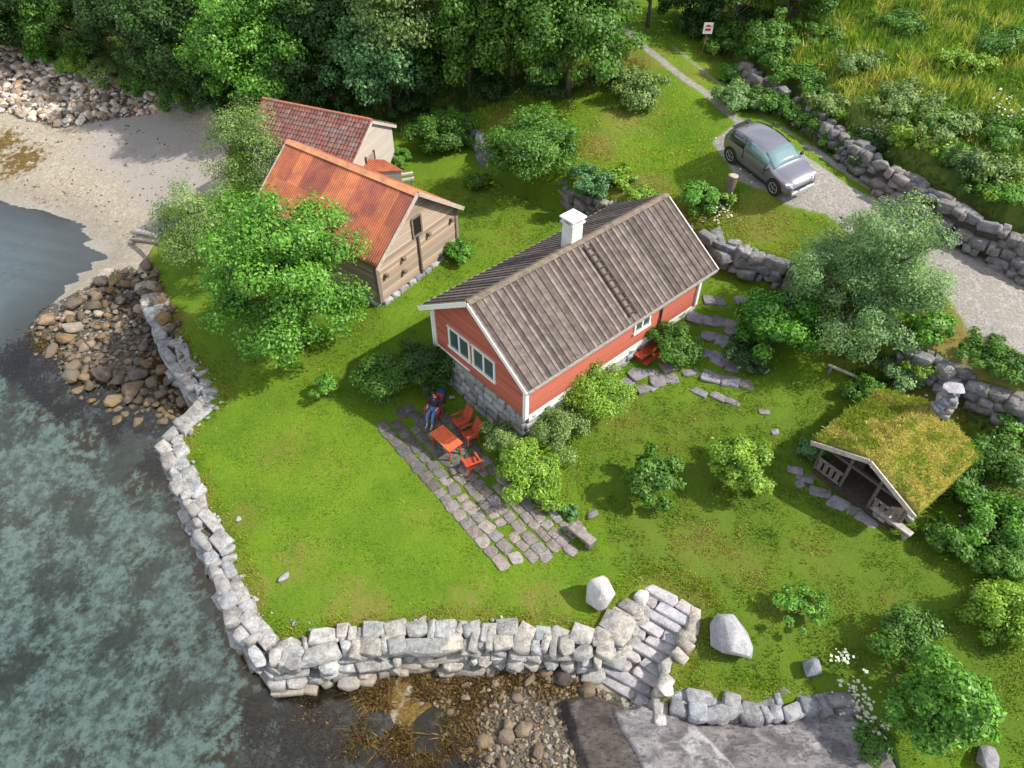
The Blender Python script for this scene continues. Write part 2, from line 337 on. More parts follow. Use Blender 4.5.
def mat_water():
    t = NT('water'); p = t.pos(); v = t.n('Mapping', {0: p, 3: (1, 1.6, 1)})
    n = t.noise(3.2, 5, .6, v.outputs[0], .8); n2 = t.noise(.35, 2, .5, v.outputs[0])
    h = t.math('ADD', n, t.math('MULTIPLY', n2, 2.0))
    bp = t.n('Bump', {'Height': h, 'Strength': .22, 'Distance': .03})
    tr = t.n('BsdfTransparent', {0: (.92, .975, .945)}); gl = t.n('BsdfGlossy', {'Color': (1, 1, 1), 'Roughness': .06, 'Normal': bp.outputs[0]})
    fr = t.n('Fresnel', {0: 1.5, 'Normal': bp.outputs[0]})
    return t.done(t.n('MixShader', {0: fr.outputs[0], 1: tr.outputs[0], 2: gl.outputs[0]}))

def mat_boards(name, a, b, pitch=.13, axis=2, streak=(1, 1, 12), rough=.75, groove=.9):
    """boards with grooves every `pitch` along axis; streaky grain"""
    t = NT(name); o = t.obj(); xyz = t.n('SeparateXYZ', {0: o}); c = xyz.outputs[axis]
    k = t.math('FRACT', t.math('DIVIDE', c, pitch)); idx = t.math('FLOOR', t.math('DIVIDE', c, pitch))
    g = t.math('MULTIPLY', t.ramp(k, .0, .10), t.ramp(k, 1.0, .94))
    wn = t.n('TexWhiteNoise', {1: idx}, noise_dimensions='1D').outputs[0]
    mp = t.n('Mapping', {0: o, 3: streak}); n1 = t.noise(3, 5, .7, mp.outputs[0])
    col = t.mix(t.math('ADD', t.math('MULTIPLY', wn, .35), t.math('MULTIPLY', n1, .6)), a, b)
    col = t.mix(1.0, col, t.attr('Col').outputs[0], 'MULTIPLY')
    return t.done(t.bsdf(col, rough, t.math('ADD', g, t.math('MULTIPLY', n1, .3)), groove, .02, .25))

M = {}
M['ground'] = mat_ground(); M['water'] = mat_water()
M['rock'] = mat_rock('wall_rock', (.33, .325, .315), (.17, .165, .16), (.43, .43, .415), True, 1.3); M['rock_dark'] = mat_rock('dark_rock', (.17, .145, .115), (.10, .088, .075), (.23, .205, .165), True)
M['slate'] = mat_rock('slate', (.30, .29, .31), (.19, .185, .20), (.38, .38, .38), False); M['boulder'] = mat_rock('boulder', (.46, .455, .45), (.32, .315, .31), (.55, .55, .54), False, .9)
M['leaf'] = mat_leaf('leaf'); M['grass'] = mat_leaf('grass', .3, .6)
M['bark'] = simple('bark', (.16, .13, .10), (.09, .075, .06), 12, .9, .8, .04)
M['red'] = mat_boards('red_boards', (.44, .13, .085), (.34, .09, .06), 5, 2, (.6, .6, 5))
M['white'] = simple('white_paint', (.74, .73, .70), (.66, .65, .62), 5, .5, .1, .01)
M['plaster'] = simple('white_plaster', (.66, .65, .62), (.50, .49, .46), 3, .9, .4, .02)
M['woodroof'] = simple('roof_boards', (.172, .142, .130), (.088, .072, .067), 3.5, .85, .5, .02)
M['rust'] = simple('rusty_sheet', (.42, .135, .055), (.24, .078, .048), 1.1, .7, .3, .01)
M['logs'] = mat_boards('weathered_logs', (.44, .35, .275), (.20, .16, .135), .165, 2, (1.2, 1.2, 16), .85, 1.0)
M['palewood'] = mat_boards('pale_boards', (.52, .47, .42), (.30, .26, .23), .14, 2, (1, 1, 9))
M['greywood'] = simple('grey_wood', (.30, .275, .255), (.19, .17, .155), 7, .85, .5, .015)
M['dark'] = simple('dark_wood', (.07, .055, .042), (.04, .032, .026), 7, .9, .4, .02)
M['tile'] = simple('clay_tile', (.9, .9, .9), (.6, .6, .6), 9, .8, .4, .01)
M['stone'] = mat_rock('foundation_stone', (.30, .295, .28), (.18, .18, .175), (.38, .38, .365), False, 1.4)
def mat_glass(name, c=(.05, .07, .08), rough=.06, spec=.9):
    t = NT(name); n = t.noise(.8, 2, .5, t.obj()); return t.done(t.bsdf(t.mix(n, c, tuple(min(1, q * 2.2) for q in c)), rough, spec=spec))
M['glass'] = mat_glass('window_glass', (.035, .055, .055))
# ------------------------------------------------------------------ terrain
def axis_pts(segs):
    out = [segs[0][0]]
    for a, b, st in segs:
        n = max(1, int(round((b - a) / st))); out += list(np.linspace(a, b, n + 1)[1:])
    return np.array(out)
gx = axis_pts([(-420, -130, 16), (-130, -60, 5), (-60, -26, .6), (-26, -16, .25), (-16, 22, .13), (22, 34, .3), (34, 60, .7), (60, 130, 5), (130, 420, 16)])
gy = axis_pts([(-60, 0, 5), (0, 6, .6), (6, 30, .13), (30, 48, .22), (48, 80, .5), (80, 140, 4), (140, 520, 16)])
GX, GY = np.meshgrid(gx, gy); GZ = height(GX, GY)
dl = sdist(polyLAND, GX, GY); du = sdist(polyUP, GX, GY); dm = sdist(polyMEAD, GX, GY)
def soft(poly, w=.5, closed=True): return np.clip(.5 + sdist(poly, GX, GY, closed) / (2 * w), 0, 1)
def line(px, hw, w=.3):
    d = sdist(GP(px), GX, GY, False); return np.clip(.5 + (hw - d) / (2 * w), 0, 1)
def blobs(L):
    t = np.zeros_like(GX)
    for px, py, r, s in L:
        g = ground_at(px, py); t = np.maximum(t, s * np.exp(-((GX - g[0]) ** 2 + (GY - g[1]) ** 2) / (r * r)))
    return t
ROAD = [(712,142),(738,122),(772,140),(815,146),(850,172),(900,205),(960,243),(1030,285),(1130,340),(1200,470),(1090,400),(1024,358),(968,332),(938,288),(872,250),(826,214),(785,205),(735,180)]
gravel = soft(GP(ROAD), .45)
gravel = np.minimum(gravel, 1 - .8 * line([(776,132),(815,158),(850,182),(890,203)], .35, .3))
gravel = np.maximum(gravel, .8 * line([(745,125),(712,98),(680,75),(655,55),(632,36),(615,22)], .34, .35))
gravel = np.maximum(gravel, .62 * line([(880,198),(852,176),(811,146),(779,126),(741,100),(705,72),(672,46)], .36, .45))
gravel = np.maximum(gravel, .75 * line([(720,98),(760,112),(800,133)], .3, .3) * 0 + gravel)
gravel = np.maximum(gravel, .5 * line([(660,97),(600,94),(540,98),(500,102)], .1, .25))
dry = np.clip(1.0 - np.abs(dl) / 1.0, 0, 1) * .62 * (GX < 8)
dry = np.maximum(dry, blobs([(300,560,1.5,.4),(420,520,1.2,.3),(280,450,1.5,.35),(350,600,1.5,.45),(540,600,1.5,.45),(650,530,1.5,.4),(820,560,1.6,.4),(880,600,1.5,.35),(690,430,1.4,.35),(450,200,1.5,.3),(500,240,1.5,.3),(700,545,1.6,.62),(740,560,1.2,.6),(690,560,1,.5),(600,145,1.5,.6),(655,112,1.2,.35),(640,152,1.0,.3),(700,75,2,.45),(650,60,2,.5),(590,385,1,.6),(620,415,1.5,.5),
   (505,120,1.5,.6),(960,345,2.5,.75),(1005,365,2,.8),(905,225,2,.35),(620,120,2,.5),(860,240,2,.5),(730,215,1.5,.5),(640,190,1.6,.7),(560,480,1.,.3),(330,470,1.5,.25),(240,520,1.2,.4),(250,600,1.2,.5),(365,615,1.3,.55),(470,605,1.3,.45),(850,360,1.3,.4),(690,300,1.,.3),(620,620,.8,.5),(180,320,.8,.6),(690,210,2,.5),(760,225,2,.5),(900,440,1,.3),(780,600,1.2,.25),(430,630,1,.5)]))
tall = np.clip(.5 + dm / 1.0, 0, 1)
tall = np.maximum(tall, soft(GP([(-60,20),(0,40),(90,58),(160,90),(215,100),(250,100),(420,135),(470,112),(520,90),(640,82),(655,78),(600,20),(560,-20),(-60,-30)]), .6))
tall = np.maximum(tall, soft(GP([(790,270),(860,300),(920,340),(960,380),(1080,420),(1100,560),(975,560),(960,500),(985,430),(930,380),(870,365),(800,350),(770,300)]), .5))
tall = np.maximum(tall, soft(GP([(960,480),(1100,480),(1100,700),(1060,600),(1000,560),(960,540)]), .6))
tall = np.maximum(tall, soft(GP([(705,20),(722,50),(745,90),(790,128),(850,172),(900,205),(915,190),(740,40)]), .4))
soil = blobs([(250,100,2,.5),(400,80,3,.6),(450,75,3,.6),(530,75,3,.5),(720,50,1.5,.8),(740,62,1.5,.6),(100,40,3,.7),(740,355,1.2,.7),(205,112,1.2,.7),(905,670,1.5,.5),(870,385,1.5,.6),(500,430,1,.6),(820,440,1,.3),(620,8,3,.6),(300,20,6,.7),(180,10,6,.7),(450,0,8,.7)])
lane = soft(GP([(100,112),(140,105),(180,120),(215,165),(218,215),(160,232),(130,190),(80,150)]), .8) * .9
weed = blobs([(20,160,2.5,.85),(0,145,2,.9),(60,180,1.8,.3),(10,50,2,.3),(30,360,1.5,.95),(60,400,1.8,.8),(90,440,1.6,.75),(30,395,1.5,.6),(150,480,1.6,.8),(190,540,1,.7),(230,620,1,.7),(430,740,1.6,1.),(370,740,1.5,.9),(290,690,1.2,.95),(470,690,1.,.9),(260,700,1.3,.9),(320,700,1.5,.85),(380,690,1.5,.9),(420,710,1.2,.95),(400,750,1.6,.85),(300,740,1.5,.6),(440,760,1.2,.9),(340,760,1.5,.65),(180,650,2,.35),(80,480,2,.35),(150,720,2,.35),(230,745,1.5,.6),(460,700,1,.7),(15,600,2,.2),(100,600,2,.3),(140,560,1.5,.35)])
# weed that follows the foot of the sea wall
weed = np.maximum(weed, np.clip(1.1 - np.abs(dl + .6) / 1.1, 0, 1) * .9 * (GX < 3) * (GY < 28))
stones = soft(GP([(450,668),(560,650),(600,690),(640,780),(440,800),(470,740),(445,700)]), .5)
stones = np.maximum(stones, soft(GP([(600,690),(720,712),(850,705),(900,760),(960,860),(600,860)]), .4))
stones = np.maximum(stones, soft(GP([(0,40),(70,60),(150,95),(160,110),(120,118),(60,128),(0,112),(-60,90)]), .8))
stones = np.maximum(stones, soft(GP([(130,265),(165,290),(200,390),(160,440),(130,430),(60,380),(20,345),(40,310)]), .4))
landm = np.clip(.5 + dl / .5, 0, 1)
mossy = soft(GP([(560,470),(600,400),(700,380),(840,380),(980,560),(1100,640),(1100,800),(700,700),(640,590),(600,560)]), 1.8) * .75  # darker olive tone over the right-hand lawn
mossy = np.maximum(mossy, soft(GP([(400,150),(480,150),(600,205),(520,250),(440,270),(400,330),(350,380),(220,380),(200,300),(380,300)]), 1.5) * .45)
pale = soft(GP([(-200,170),(0,200),(50,205),(112,252),(70,285),(20,325),(0,350),(-200,380)]), 1.2)  # shallows where pale sand and sky reflection are put into the bed colour
ny, nx = GX.shape
idx = np.arange(nx * ny).reshape(ny, nx)
Q = np.stack([idx[:-1, :-1], idx[:-1, 1:], idx[1:, 1:], idx[1:, :-1]], -1).reshape(-1, 4)
V = np.stack([GX, GY, GZ], -1).reshape(-1, 3)
def qm(a): return (a[:-1, :-1] + a[1:, 1:]).ravel() / 2
cls = np.zeros(len(Q), int)
cls[qm(gravel) > .5] = 1; cls[qm(tall) > .5] = 2; cls[(qm(dm) > 0)] = 3
sea_ = qm(dl) < 0; cls[sea_] = 4; cls[sea_ & (qm(GZ) < -1.75)] = 5
NM = {0: ('lawn', 'mown green lawn between the sea wall, the red house and the barns'), 1: ('road', 'grey gravel road with a grassy strip, sloping past the car'),
      2: ('ground', 'rough dark undergrowth ground below the trees'), 3: ('hillside', 'steep overgrown meadow slope above the road'),
      4: ('beach', 'pale sand and pebble beach with brown seaweed'), 5: ('seabed', 'sandy sea bed with dark weed patches under clear water')}
for k, (nm_, lb) in NM.items():
    q = Q[cls == k]
    if not len(q): continue
    used, inv = np.unique(q, return_inverse=True); inv = inv.reshape(q.shape)
    o = npmesh(nm_, V[used], inv, M['ground'], smooth=True); tag(o, lb, nm_, kind='structure')
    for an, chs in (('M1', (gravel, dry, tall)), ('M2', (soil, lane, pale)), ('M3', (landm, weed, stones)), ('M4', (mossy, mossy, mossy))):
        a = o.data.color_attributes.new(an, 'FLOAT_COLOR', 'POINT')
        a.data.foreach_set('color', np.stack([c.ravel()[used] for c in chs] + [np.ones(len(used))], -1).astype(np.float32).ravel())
WZ = -1.7
mb = MB(); mb.add([(-420, -60, WZ), (30, -60, WZ), (30, 60, WZ), (-420, 60, WZ)], [(0, 1, 2, 3)])
tag(mb.build('water', M['water'], fixn=False), 'clear shallow fjord water beside the lawn', 'water', kind='structure')

# ------------------------------------------------------------------ rocks
def ico(n):
    bm = bmesh.new(); bmesh.ops.create_icosphere(bm, subdivisions=n, radius=1)
    V = np.array([v.co[:] for v in bm.verts]); Fs = np.array([[v.index for v in f.verts] for f in bm.faces]); bm.free(); return V, Fs
ICO = {k: ico(k) for k in (1, 2, 3, 4)}
ROCKLIB = {}
def hull_shape(rng, cls_):
    n, p, jit, cj = {0: (20, 2.4, .10, None), 1: (12, 4.5, .07, .16), 2: (6, 7, .03, .08), 3: (40, 2.6, .05, None)}[cls_]
    d = rng.normal(size=(n, 3)); d /= np.linalg.norm(d, axis=1)[:, None]
    P = d / (np.abs(d) ** p).sum(1)[:, None] ** (1 / p) * rng.uniform(1 - jit * 1.6, 1 + jit * .4, (n, 1))
    if cj: cn = np.array([(a, b, c) for a in (-1, 1) for b in (-1, 1) for c in (-1, 1)], float) * (.92 - rng.uniform(0, cj * 2, (8, 3))); P = np.vstack([P * (.96 if cls_ == 2 else 1), cn])
    bm = bmesh.new(); [bm.verts.new(q) for q in P]; bmesh.ops.convex_hull(bm, input=bm.verts[:]); bmesh.ops.delete(bm, geom=[v for v in bm.verts if not v.link_faces], context='VERTS')
    if cls_ != 2: bmesh.ops.bevel(bm, geom=bm.edges[:] + bm.verts[:], offset=.03 if cls_ == 1 else .04, segments=1, affect='EDGES', clamp_overlap=True)
    else: bmesh.ops.bevel(bm, geom=bm.edges[:], offset=.035, segments=1, affect='EDGES', clamp_overlap=True)
    bmesh.ops.triangulate(bm, faces=bm.faces[:]); bm.verts.index_update()
    V_ = np.array([v.co[:] for v in bm.verts]); F_ = np.array([[v.index for v in f.verts] for f in bm.faces]); bm.free(); return V_, F_
def rockV(rng, size, lvl=2, blocky=.5, rz=None, tilt=.15, nplanes=11, rough=.02):
    cls_ = 2 if blocky >= .9 else 1 if blocky >= .55 else (3 if lvl >= 4 else 0)
    if cls_ not in ROCKLIB: r0 = np.random.default_rng(900 + cls_); ROCKLIB[cls_] = [hull_shape(r0, cls_) for _ in range(70 if cls_ < 3 else 12)]
    V_, Fs = ROCKLIB[cls_][rng.integers(len(ROCKLIB[cls_]))]; sg_ = rng.choice([-1, 1], 3); P = V_ * sg_
    if sg_.prod() < 0: Fs = Fs[:, ::-1]
    P = P * (np.array(size) / 2) * 1.04
    rz = rng.uniform(0, 6.28) if rz is None else rz
    a, b = rng.normal(0, tilt, 2)
    Mx = np.array(Matrix.Rotation(rz, 3, 'Z') @ Matrix.Rotation(a, 3, 'X') @ Matrix.Rotation(b, 3, 'Y'))
    return P @ Mx.T, Fs
class RB:
    def __init__(s): s.V = []; s.F = []; s.c = []; s.n = 0
    def add(s, VF, loc, col):
        V_, F_ = VF; s.V.append(V_ + np.array(loc)); s.F.append(F_ + s.n); s.n += len(V_); s.c.append(np.repeat(np.array([col]), len(F_), 0))
    def build(s, name, mat, parent=None, loc=(0, 0, 0)): return npmesh(name, np.vstack(s.V) - np.array(loc), np.vstack(s.F), mat, parent, np.vstack(s.c))
def tint(rng, base=(1, 1, 1), v=.2, warm=.12):
    k = rng.uniform(1 - v, 1 + v); w_ = rng.uniform(-warm, warm); return (base[0] * k * (1 + w_), base[1] * k, base[2] * k * (1 - w_))
def resample(P, step):
    P = np.array(P); seg = np.linalg.norm(np.diff(P, axis=0), axis=1); s = np.r_[0, np.cumsum(seg)]; return P, s
def along(P, s, d):
    i = min(max(np.searchsorted(s, d) - 1, 0), len(P) - 2); t = (d - s[i]) / (s[i + 1] - s[i] + 1e-9); p = P[i] + (P[i + 1] - P[i]) * t; e = P[i + 1] - P[i]
    return p, math.atan2(e[1], e[0])
def stone_wall(name, label, pts, depth, seed, width=.75, batter=.25, size=(.55, .36), top_extra=0, mat='rock', base=(1, 1, 1), vary=.22, out=-1, parent=None, topcap=True, gap=0., lean=0):
    """pts: (x,y,ztop) polyline; stones stacked from ztop-depth to ztop; out=-1: face towards the right of travel"""
    rng = np.random.default_rng(seed); P, s = resample([p[:3] for p in pts], .1); L = s[-1]; rb = RB()
    rows = max(1, int(round(depth / size[1]))); rh = depth / rows
    for r_ in range(rows):
        d = rng.uniform(-.2, .1)
        toprow = r_ == rows - 1
        ranks = 2 if toprow and width > .6 else 1
        for rank in range(ranks):
            d = rng.uniform(-.25, .05)
            while d < L:
                ln = size[0] * rng.choice([.4, .6, .85, 1.1, 1.5, 1.9], p=[.14, .2, .25, .2, .13, .08])
                if rng.random() < gap: d += ln; continue
                p, a = along(P, s, d + ln / 2); nrm = np.array([math.sin(a), -math.cos(a)]) * (1 if out < 0 else -1)
                off = rng.normal(0, .06) + (rows - 1 - r_) * batter * rh + (width * .22 if rank == 0 and ranks == 2 else (-width * .28 if rank else 0)) + rng.normal(0, .05)
                wz = rh * rng.uniform(1.02, 1.35); wd = (width * (.62 if ranks == 2 else .9)) * rng.uniform(.8, 1.2)
                z = p[2] - depth + (r_ + .5) * rh + rng.normal(0, .03) + (rng.uniform(-.04, .10) if toprow else 0)
                rb.add(rockV(rng, (ln * 1.22, wd * 1.2, wz * rng.uniform(1.0, 1.3)), 3, .7 if rng.random() < .82 else .3, a + rng.normal(0, .16), .13, 9, .006), (p[0] + nrm[0] * off, p[1] + nrm[1] * off, z), tint(rng, base, vary, .06))
                d += ln
    # dark boxes added behind the stones so that the gaps look shaded
    loc = np.array([P[0][0], P[0][1], P[:, 2].min() - depth])
    mbc = MB(); 
    t = parent or thing(name, label, 'stone wall', tuple(loc))
    rb.build('stones', M[mat], t, loc)
    for i in range(len(P) - 1):
        a, b = P[i], P[i + 1]; e = (b - a)[:2]; ln = np.linalg.norm(e); ang = math.atan2(e[1], e[0])
        zc = (a[2] + b[2]) / 2 - depth / 2 - .14; mbc.box(((a[0] + b[0]) / 2 - loc[0], (a[1] + b[1]) / 2 - loc[1], zc - loc[2]), (ln + .1, width * .5, max(depth - .2, .1)), ang)
    mbc.build('dark_core', M['dark_fill'], t)
    return t
M['dark_fill'] = simple('rubble', (.09, .08, .07), (.05, .045, .04), 9, .95, .8, .05)  # near-black fill: the shade of the stone gaps put into its colour
def A3(L, dz=0): return [tuple(at(px, py, z) + np.array([0, 0, dz])) for px, py, z in L]

stone_wall('sea_wall', 'dry stone sea wall of pale blocks along the left edge of the lawn', A3(SEAWALL_PX[:8]), 1.95, 1, .85, .16, (.72, .34), out=-1, base=(.97, .98, 1.0))
stone_wall('sea_wall', 'dry stone sea wall of pale boulders below the front lawn, beside the steps', A3(SEAWALL_PX[7:]), 1.7, 2, .95, .30, (.66, .34), out=-1, base=(1.04, 1.03, 1.0))
stone_wall('stair_wall', 'kerb of rounded pale stones curving down the right side of the steps', A3([(694,612,.05),(690,640,-.05),(668,664,-.2),(662,690,-.5),(655,712,-.75)]), .6, 3, .55, .1, (.6, .4), out=-1, base=(1.12, 1.05, .98))
stone_wall('garden_wall', 'low grey stone wall above the bedrock, right of the steps', A3([(672,702,-.42),(720,707,-.42),(780,706,-.42),(822,698,-.42),(850,694,-.4)]), .75, 4, .8, .2, (.62, .42), out=-1, base=(.72, .73, .78))
stone_wall('retaining_wall', 'mossy stone retaining wall behind the bush above the lawn', A3([(470,120,3.45),(478,132,3.5),(492,155,3.3)]), 1.2, 5, .6, .2, (.5, .35), out=-1, base=(.75, .77, .83))
stone_wall('retaining_wall', 'dark stone retaining wall behind the chimney of the red house', A3([(560,184,3.4),(590,196,3.5),(640,208,3.65),(690,226,3.8)]), 1.1, 6, .6, .2, (.6, .38), out=-1, base=(.6, .6, .6))
stone_wall('retaining_wall', 'grey boulder retaining wall between the house roof and the willow', A3([(704,232,3.85),(722,243,3.85),(760,254,3.8),(796,266,3.7)]), 1.25, 7, .7, .2, (.8, .45), out=-1, base=(.75, .76, .8))
stone_wall('retaining_wall', 'overgrown stone bank below the road, behind the turf hut', A3([(905,340,3.5),(950,366,3.35),(985,384,3.15),(1050,414,2.9)]), 1.1, 8, .7, .25, (.6, .4), out=-1, base=(.62, .6, .6), gap=.25)
stone_wall('roadside_wall', 'overgrown rubble wall beside the road, upper part near the sign', A3([(742,66,7.0),(776,86,6.8),(808,104,6.8),(846,137,6.7)]), 1.5, 9, .7, .35, (.45, .34), out=-1, base=(.60, .56, .58), gap=.42)
stone_wall('roadside_wall', 'overgrown rubble wall beside the road, lower part at the right edge', A3([(850,140,6.7),(890,166,6.6),(940,198,6.4),(990,223,6.2),(1040,244,6.1),(1090,272,5.6)]), 1.7, 10, .7, .35, (.48, .36), out=-1, base=(.64, .60, .62), gap=.33)

# ------------------------------------------------------------------ buildings
def gable_body(parent, x0, x1, hw, zb, ze, slope, mat, name='wall', logs=None, rng=None, front=True, th=.12, zr=None, gap=.012, proud=.03):
    """walls of a gabled house in its own frame (x along the ridge). ze: wall top at |y|=hw. logs=(course height, palette) gives separate courses"""
    mb = MB(); zr = zr or ze + slope * hw
    if not logs:
        for x in (x0, x1):
            s_ = 1 if x == x0 else -1
            V_ = []
            for xx in (x, x + s_ * th):
                V_ += [(xx, -hw, zb), (xx, hw, zb), (xx, hw, ze), (xx, 0, zr), (xx, -hw, ze)]
            mb.add(V_, [(0,1,2,3,4), (9,8,7,6,5)] + [(i, (i + 1) % 5, 5 + (i + 1) % 5, 5 + i) for i in range(5)])
        for y in (-hw, hw): mb.box(((x0 + x1) / 2, y - math.copysign(th / 2, y), (zb + ze) / 2 - .01), (x1 - x0 - 2 * th - .004, th, ze - zb - .03))
    else:
        ch, pal = logs; z = zb; k = 0
        def hwz(z_): return hw if z_ <= ze else max(0, hw * (zr - z_) / (zr - ze))
        while z < zr - .03:
            z1 = min(z + ch, zr); c = pal[rng.integers(len(pal))]; j = rng.uniform(.8, 1.15); c = tuple(q * j for q in c); pr = rng.uniform(0, proud)
            for x, s_ in ((x0, 1), (x1, -1)):
                a, b = hwz(z + .01), hwz(z1 - .012)
                if z < ze < z1: a = b = hw
                V_ = []
                for xx in (x - s_ * pr, x + s_ * th): V_ += [(xx, -a, z + gap), (xx, a, z + gap), (xx, b, z1 - gap), (xx, -b, z1 - gap)]
                mb.add(V_, [(0,1,2,3), (7,6,5,4)] + [(i, (i + 1) % 4, 4 + (i + 1) % 4, 4 + i) for i in range(4)], c)
            if z1 <= ze + ch * .5:
                for y in (-hw, hw): mb.box(((x0 + x1) / 2, y - math.copysign(th / 2 - pr, y), (z + z1) / 2), (x1 - x0 - 2 * th - .01, th, z1 - z - gap * 1.6), col=c)
            z = z1; k += 1
    return mb.build(name, mat, parent)

def window(parent, x, y, z, wy, wz, axis='x', face=-1, frame='white', panes=2, fw=.09, name='window'):
    """window lying in the plane x=const (axis 'x') or y=const; face: sign of the outward normal"""
    def T(u, n, v): return (x + n * face, y + u, z + v) if axis == 'x' else (x + u, y + n * face, z + v)
    def B(mb, u0, u1, n0, n1, v0, v1):
        a, b = T(u0, n0, v0), T(u1, n1, v1); mb.box([(p + q) / 2 for p, q in zip(a, b)], [abs(p - q) for p, q in zip(a, b)])
    h, v = wy / 2, wz / 2; f = MB()
    B(f, -h, h, 0, .06, v - fw, v); B(f, -h - .04, h + .04, 0, .09, -v - .02, -v + fw); B(f, -h, -h + fw, .002, .058, -v + fw, v - fw); B(f, h - fw, h, .002, .058, -v + fw, v - fw)
    for k in range(1, panes):
        c = -h + wy * k / panes; B(f, c - .04, c + .04, .002, .055, -v + fw, v - fw)
    B(f, -h - .05, h + .05, 0, .10, v + .002, v + .03)
    fr = f.build(name, M[frame], parent); g = MB(); B(g, -h + fw, h - fw, .012, .02, -v + fw, v - fw); g.build('pane', M['glass'], fr); return fr

# --- the red house (its own frame: x along the ridge, front gable at x=.39)
HY = R(41.62); house = thing('red_house', 'red boarded cottage with a board roof and white chimney on a stone foundation', 'house', (-1.686, 21.16, 0), HY)
gable_body(house, .39, 11.15, 2.865, 2.21, 4.55, .67, M['red'], logs=(.155, [(1, 1, 1), (.94, .93, .93), (1.06, 1.08, 1.1), (.98, 1, 1.02), (1.02, .96, .94)]), rng=np.random.default_rng(17), gap=.007, proud=.012)
def slope_roof(parent, L, hw, ze, zr, pitch, rng):
    sl = (zr - ze) / hw; mb = MB(); th = .05; n = int(L / pitch)
    for s_ in (-1, 1):
        for (x0, x1, off, cc) in [(0, L, 0, (.62, .58, .56))]:
            nx = np.array([0, s_ * sl, 1]) / math.hypot(1, sl)
            V_ = [(x0, 0, zr), (x1, 0, zr), (x1, s_ * hw, ze), (x0, s_ * hw, ze)]
            mb.add(V_ + [tuple(np.array(p) - nx * th) for p in V_], [(0,1,2,3), (7,6,5,4), (0,4,5,1), (1,5,6,2), (2,6,7,3), (3,7,4,0)], cc)
        for i in range(n + 1):
            x = i * L / n; k = rng.uniform(.62, 1.25); c = (k * rng.uniform(.97, 1.08), k, k * rng.uniform(.94, 1.02)); wd = pitch * .36
            xa, xb = max(x - wd / 2, -.01), min(x + wd / 2, L + .01); lift = .045; e = rng.uniform(-.02, .02)
            lo = [(xa, 0, zr), (xb, 0, zr), (xb, s_ * (hw + e), zr - sl * (hw + e)), (xa, s_ * (hw + e), zr - sl * (hw + e))]
            up = [tuple(np.array(p) + nx * lift) for p in lo]; lo = [tuple(np.array(p) + nx * .004) for p in lo]
            mb.add(up + lo, [(0,1,2,3), (7,6,5,4), (0,4,5,1), (1,5,6,2), (2,6,7,3), (3,7,4,0)], c)
            if i < n:   # under-boards, each with its own tone
                k = rng.uniform(.42, .85); c = (k * 1.02, k, k * .97); xa, xb = x + wd / 2 + .005, x + L / n - wd / 2 - .005
                V_ = [(xa, 0, zr), (xb, 0, zr), (xb, s_ * hw, ze), (xa, s_ * hw, ze)]; V_ = [tuple(np.array(p) + nx * .008) for p in V_]
                mb.add(V_, [(0,1,2,3)], c)
    return mb.build('roof', M['woodroof'], parent)
rg = np.random.default_rng(5)
hroof = slope_roof(house, 11.54, 3.355, 4.35, 6.6, .33, rg)
rb = MB()
for s_ in (-1, 1): rb.beam((0, s_ * .09, 6.60), (11.54, s_ * .09, 6.60), .2, .05, (1.0, .98, .82), up=(0, s_ * .5, 1))
rb.build('ridge_board', M['woodroof'], hroof)
for x in (-.03, 11.57):
    for s_ in (-1, 1): bb = MB(); bb.beam((x, s_ * .0, 6.52), (x, s_ * 3.38, 4.25), .05, .2); bb.build('bargeboard', M['white'], house)
for y in (-1, 1):
    g = MB(); g.beam((.02, y * 3.40, 4.27), (11.5, y * 3.40, 4.27), .1, .09); g.build('gutter', M['greywood'], house)
for x in (.36, 11.18):
    for y in (-2.89, 2.89):
        m = MB(); m.box((x + (.05 if x < 1 else -.05), y, 3.35), (.17, .17, 2.3)); m.build('corner_board', M['white'], house)
m = MB(); m.box((.355, 1.72, 2.36), (.05, 2.3, .07)); m.build('drip_board', M['white'], house)
m = MB(); m.tube([(8.5, -2.95, 4.25), (8.5, -2.93, 4.0), (8.5, -2.93, 2.0)], .045, 8); m.build('downpipe', M['dark'], house)
m = MB(); m.tube([(.30, 2.95, 4.2), (.30, 2.95, 2.0), (.25, 3.0, 1.85)], .045, 8); m.build('downpipe', M['white'], house)
window(house, .39, 1.18, 3.45, 1.42, 1.16); window(house, .39, -.40, 3.45, 1.42, 1.16)
window(house, 7.25, -2.865, 3.28, 1.05, .7, 'y', -1)
window(house, 3.0, 2.865, 3.4, 1.1, .8, 'y', 1)
def pyr(mb, x0, x1, y0, y1, z0, z1, bt=.08):
    mb.add([(x0 - bt, y0 - bt, z0), (x1 + bt, y0 - bt, z0), (x1 + bt, y1 + bt, z0), (x0 - bt, y1 + bt, z0), (x0, y0, z1), (x1, y0, z1), (x1, y1, z1), (x0, y1, z1)],
           [(3,2,1,0), (4,5,6,7), (0,1,5,4), (1,2,6,5), (2,3,7,6), (3,0,4,7)])
ch = MB(); pyr(ch, 5.55, 6.15, .03, .61, 5.9, 7.42, .015); chim = ch.build('chimney', M['plaster'], house)
ch = MB(); ch.box((5.85, .32, 7.47), (.74, .72, .09)); ch.build('collar', M['plaster'], chim)
for dx in (-.26, .26):
    for dy in (-.25, .25): ch = MB(); ch.box((5.85 + dx, .32 + dy, 7.59), (.12, .12, .15)); ch.build('cap_post', M['plaster'], chim)
ch = MB(); ch.box((5.85, .32, 7.57), (.38, .36, .1)); ch.build('flue', M['dark'], chim)
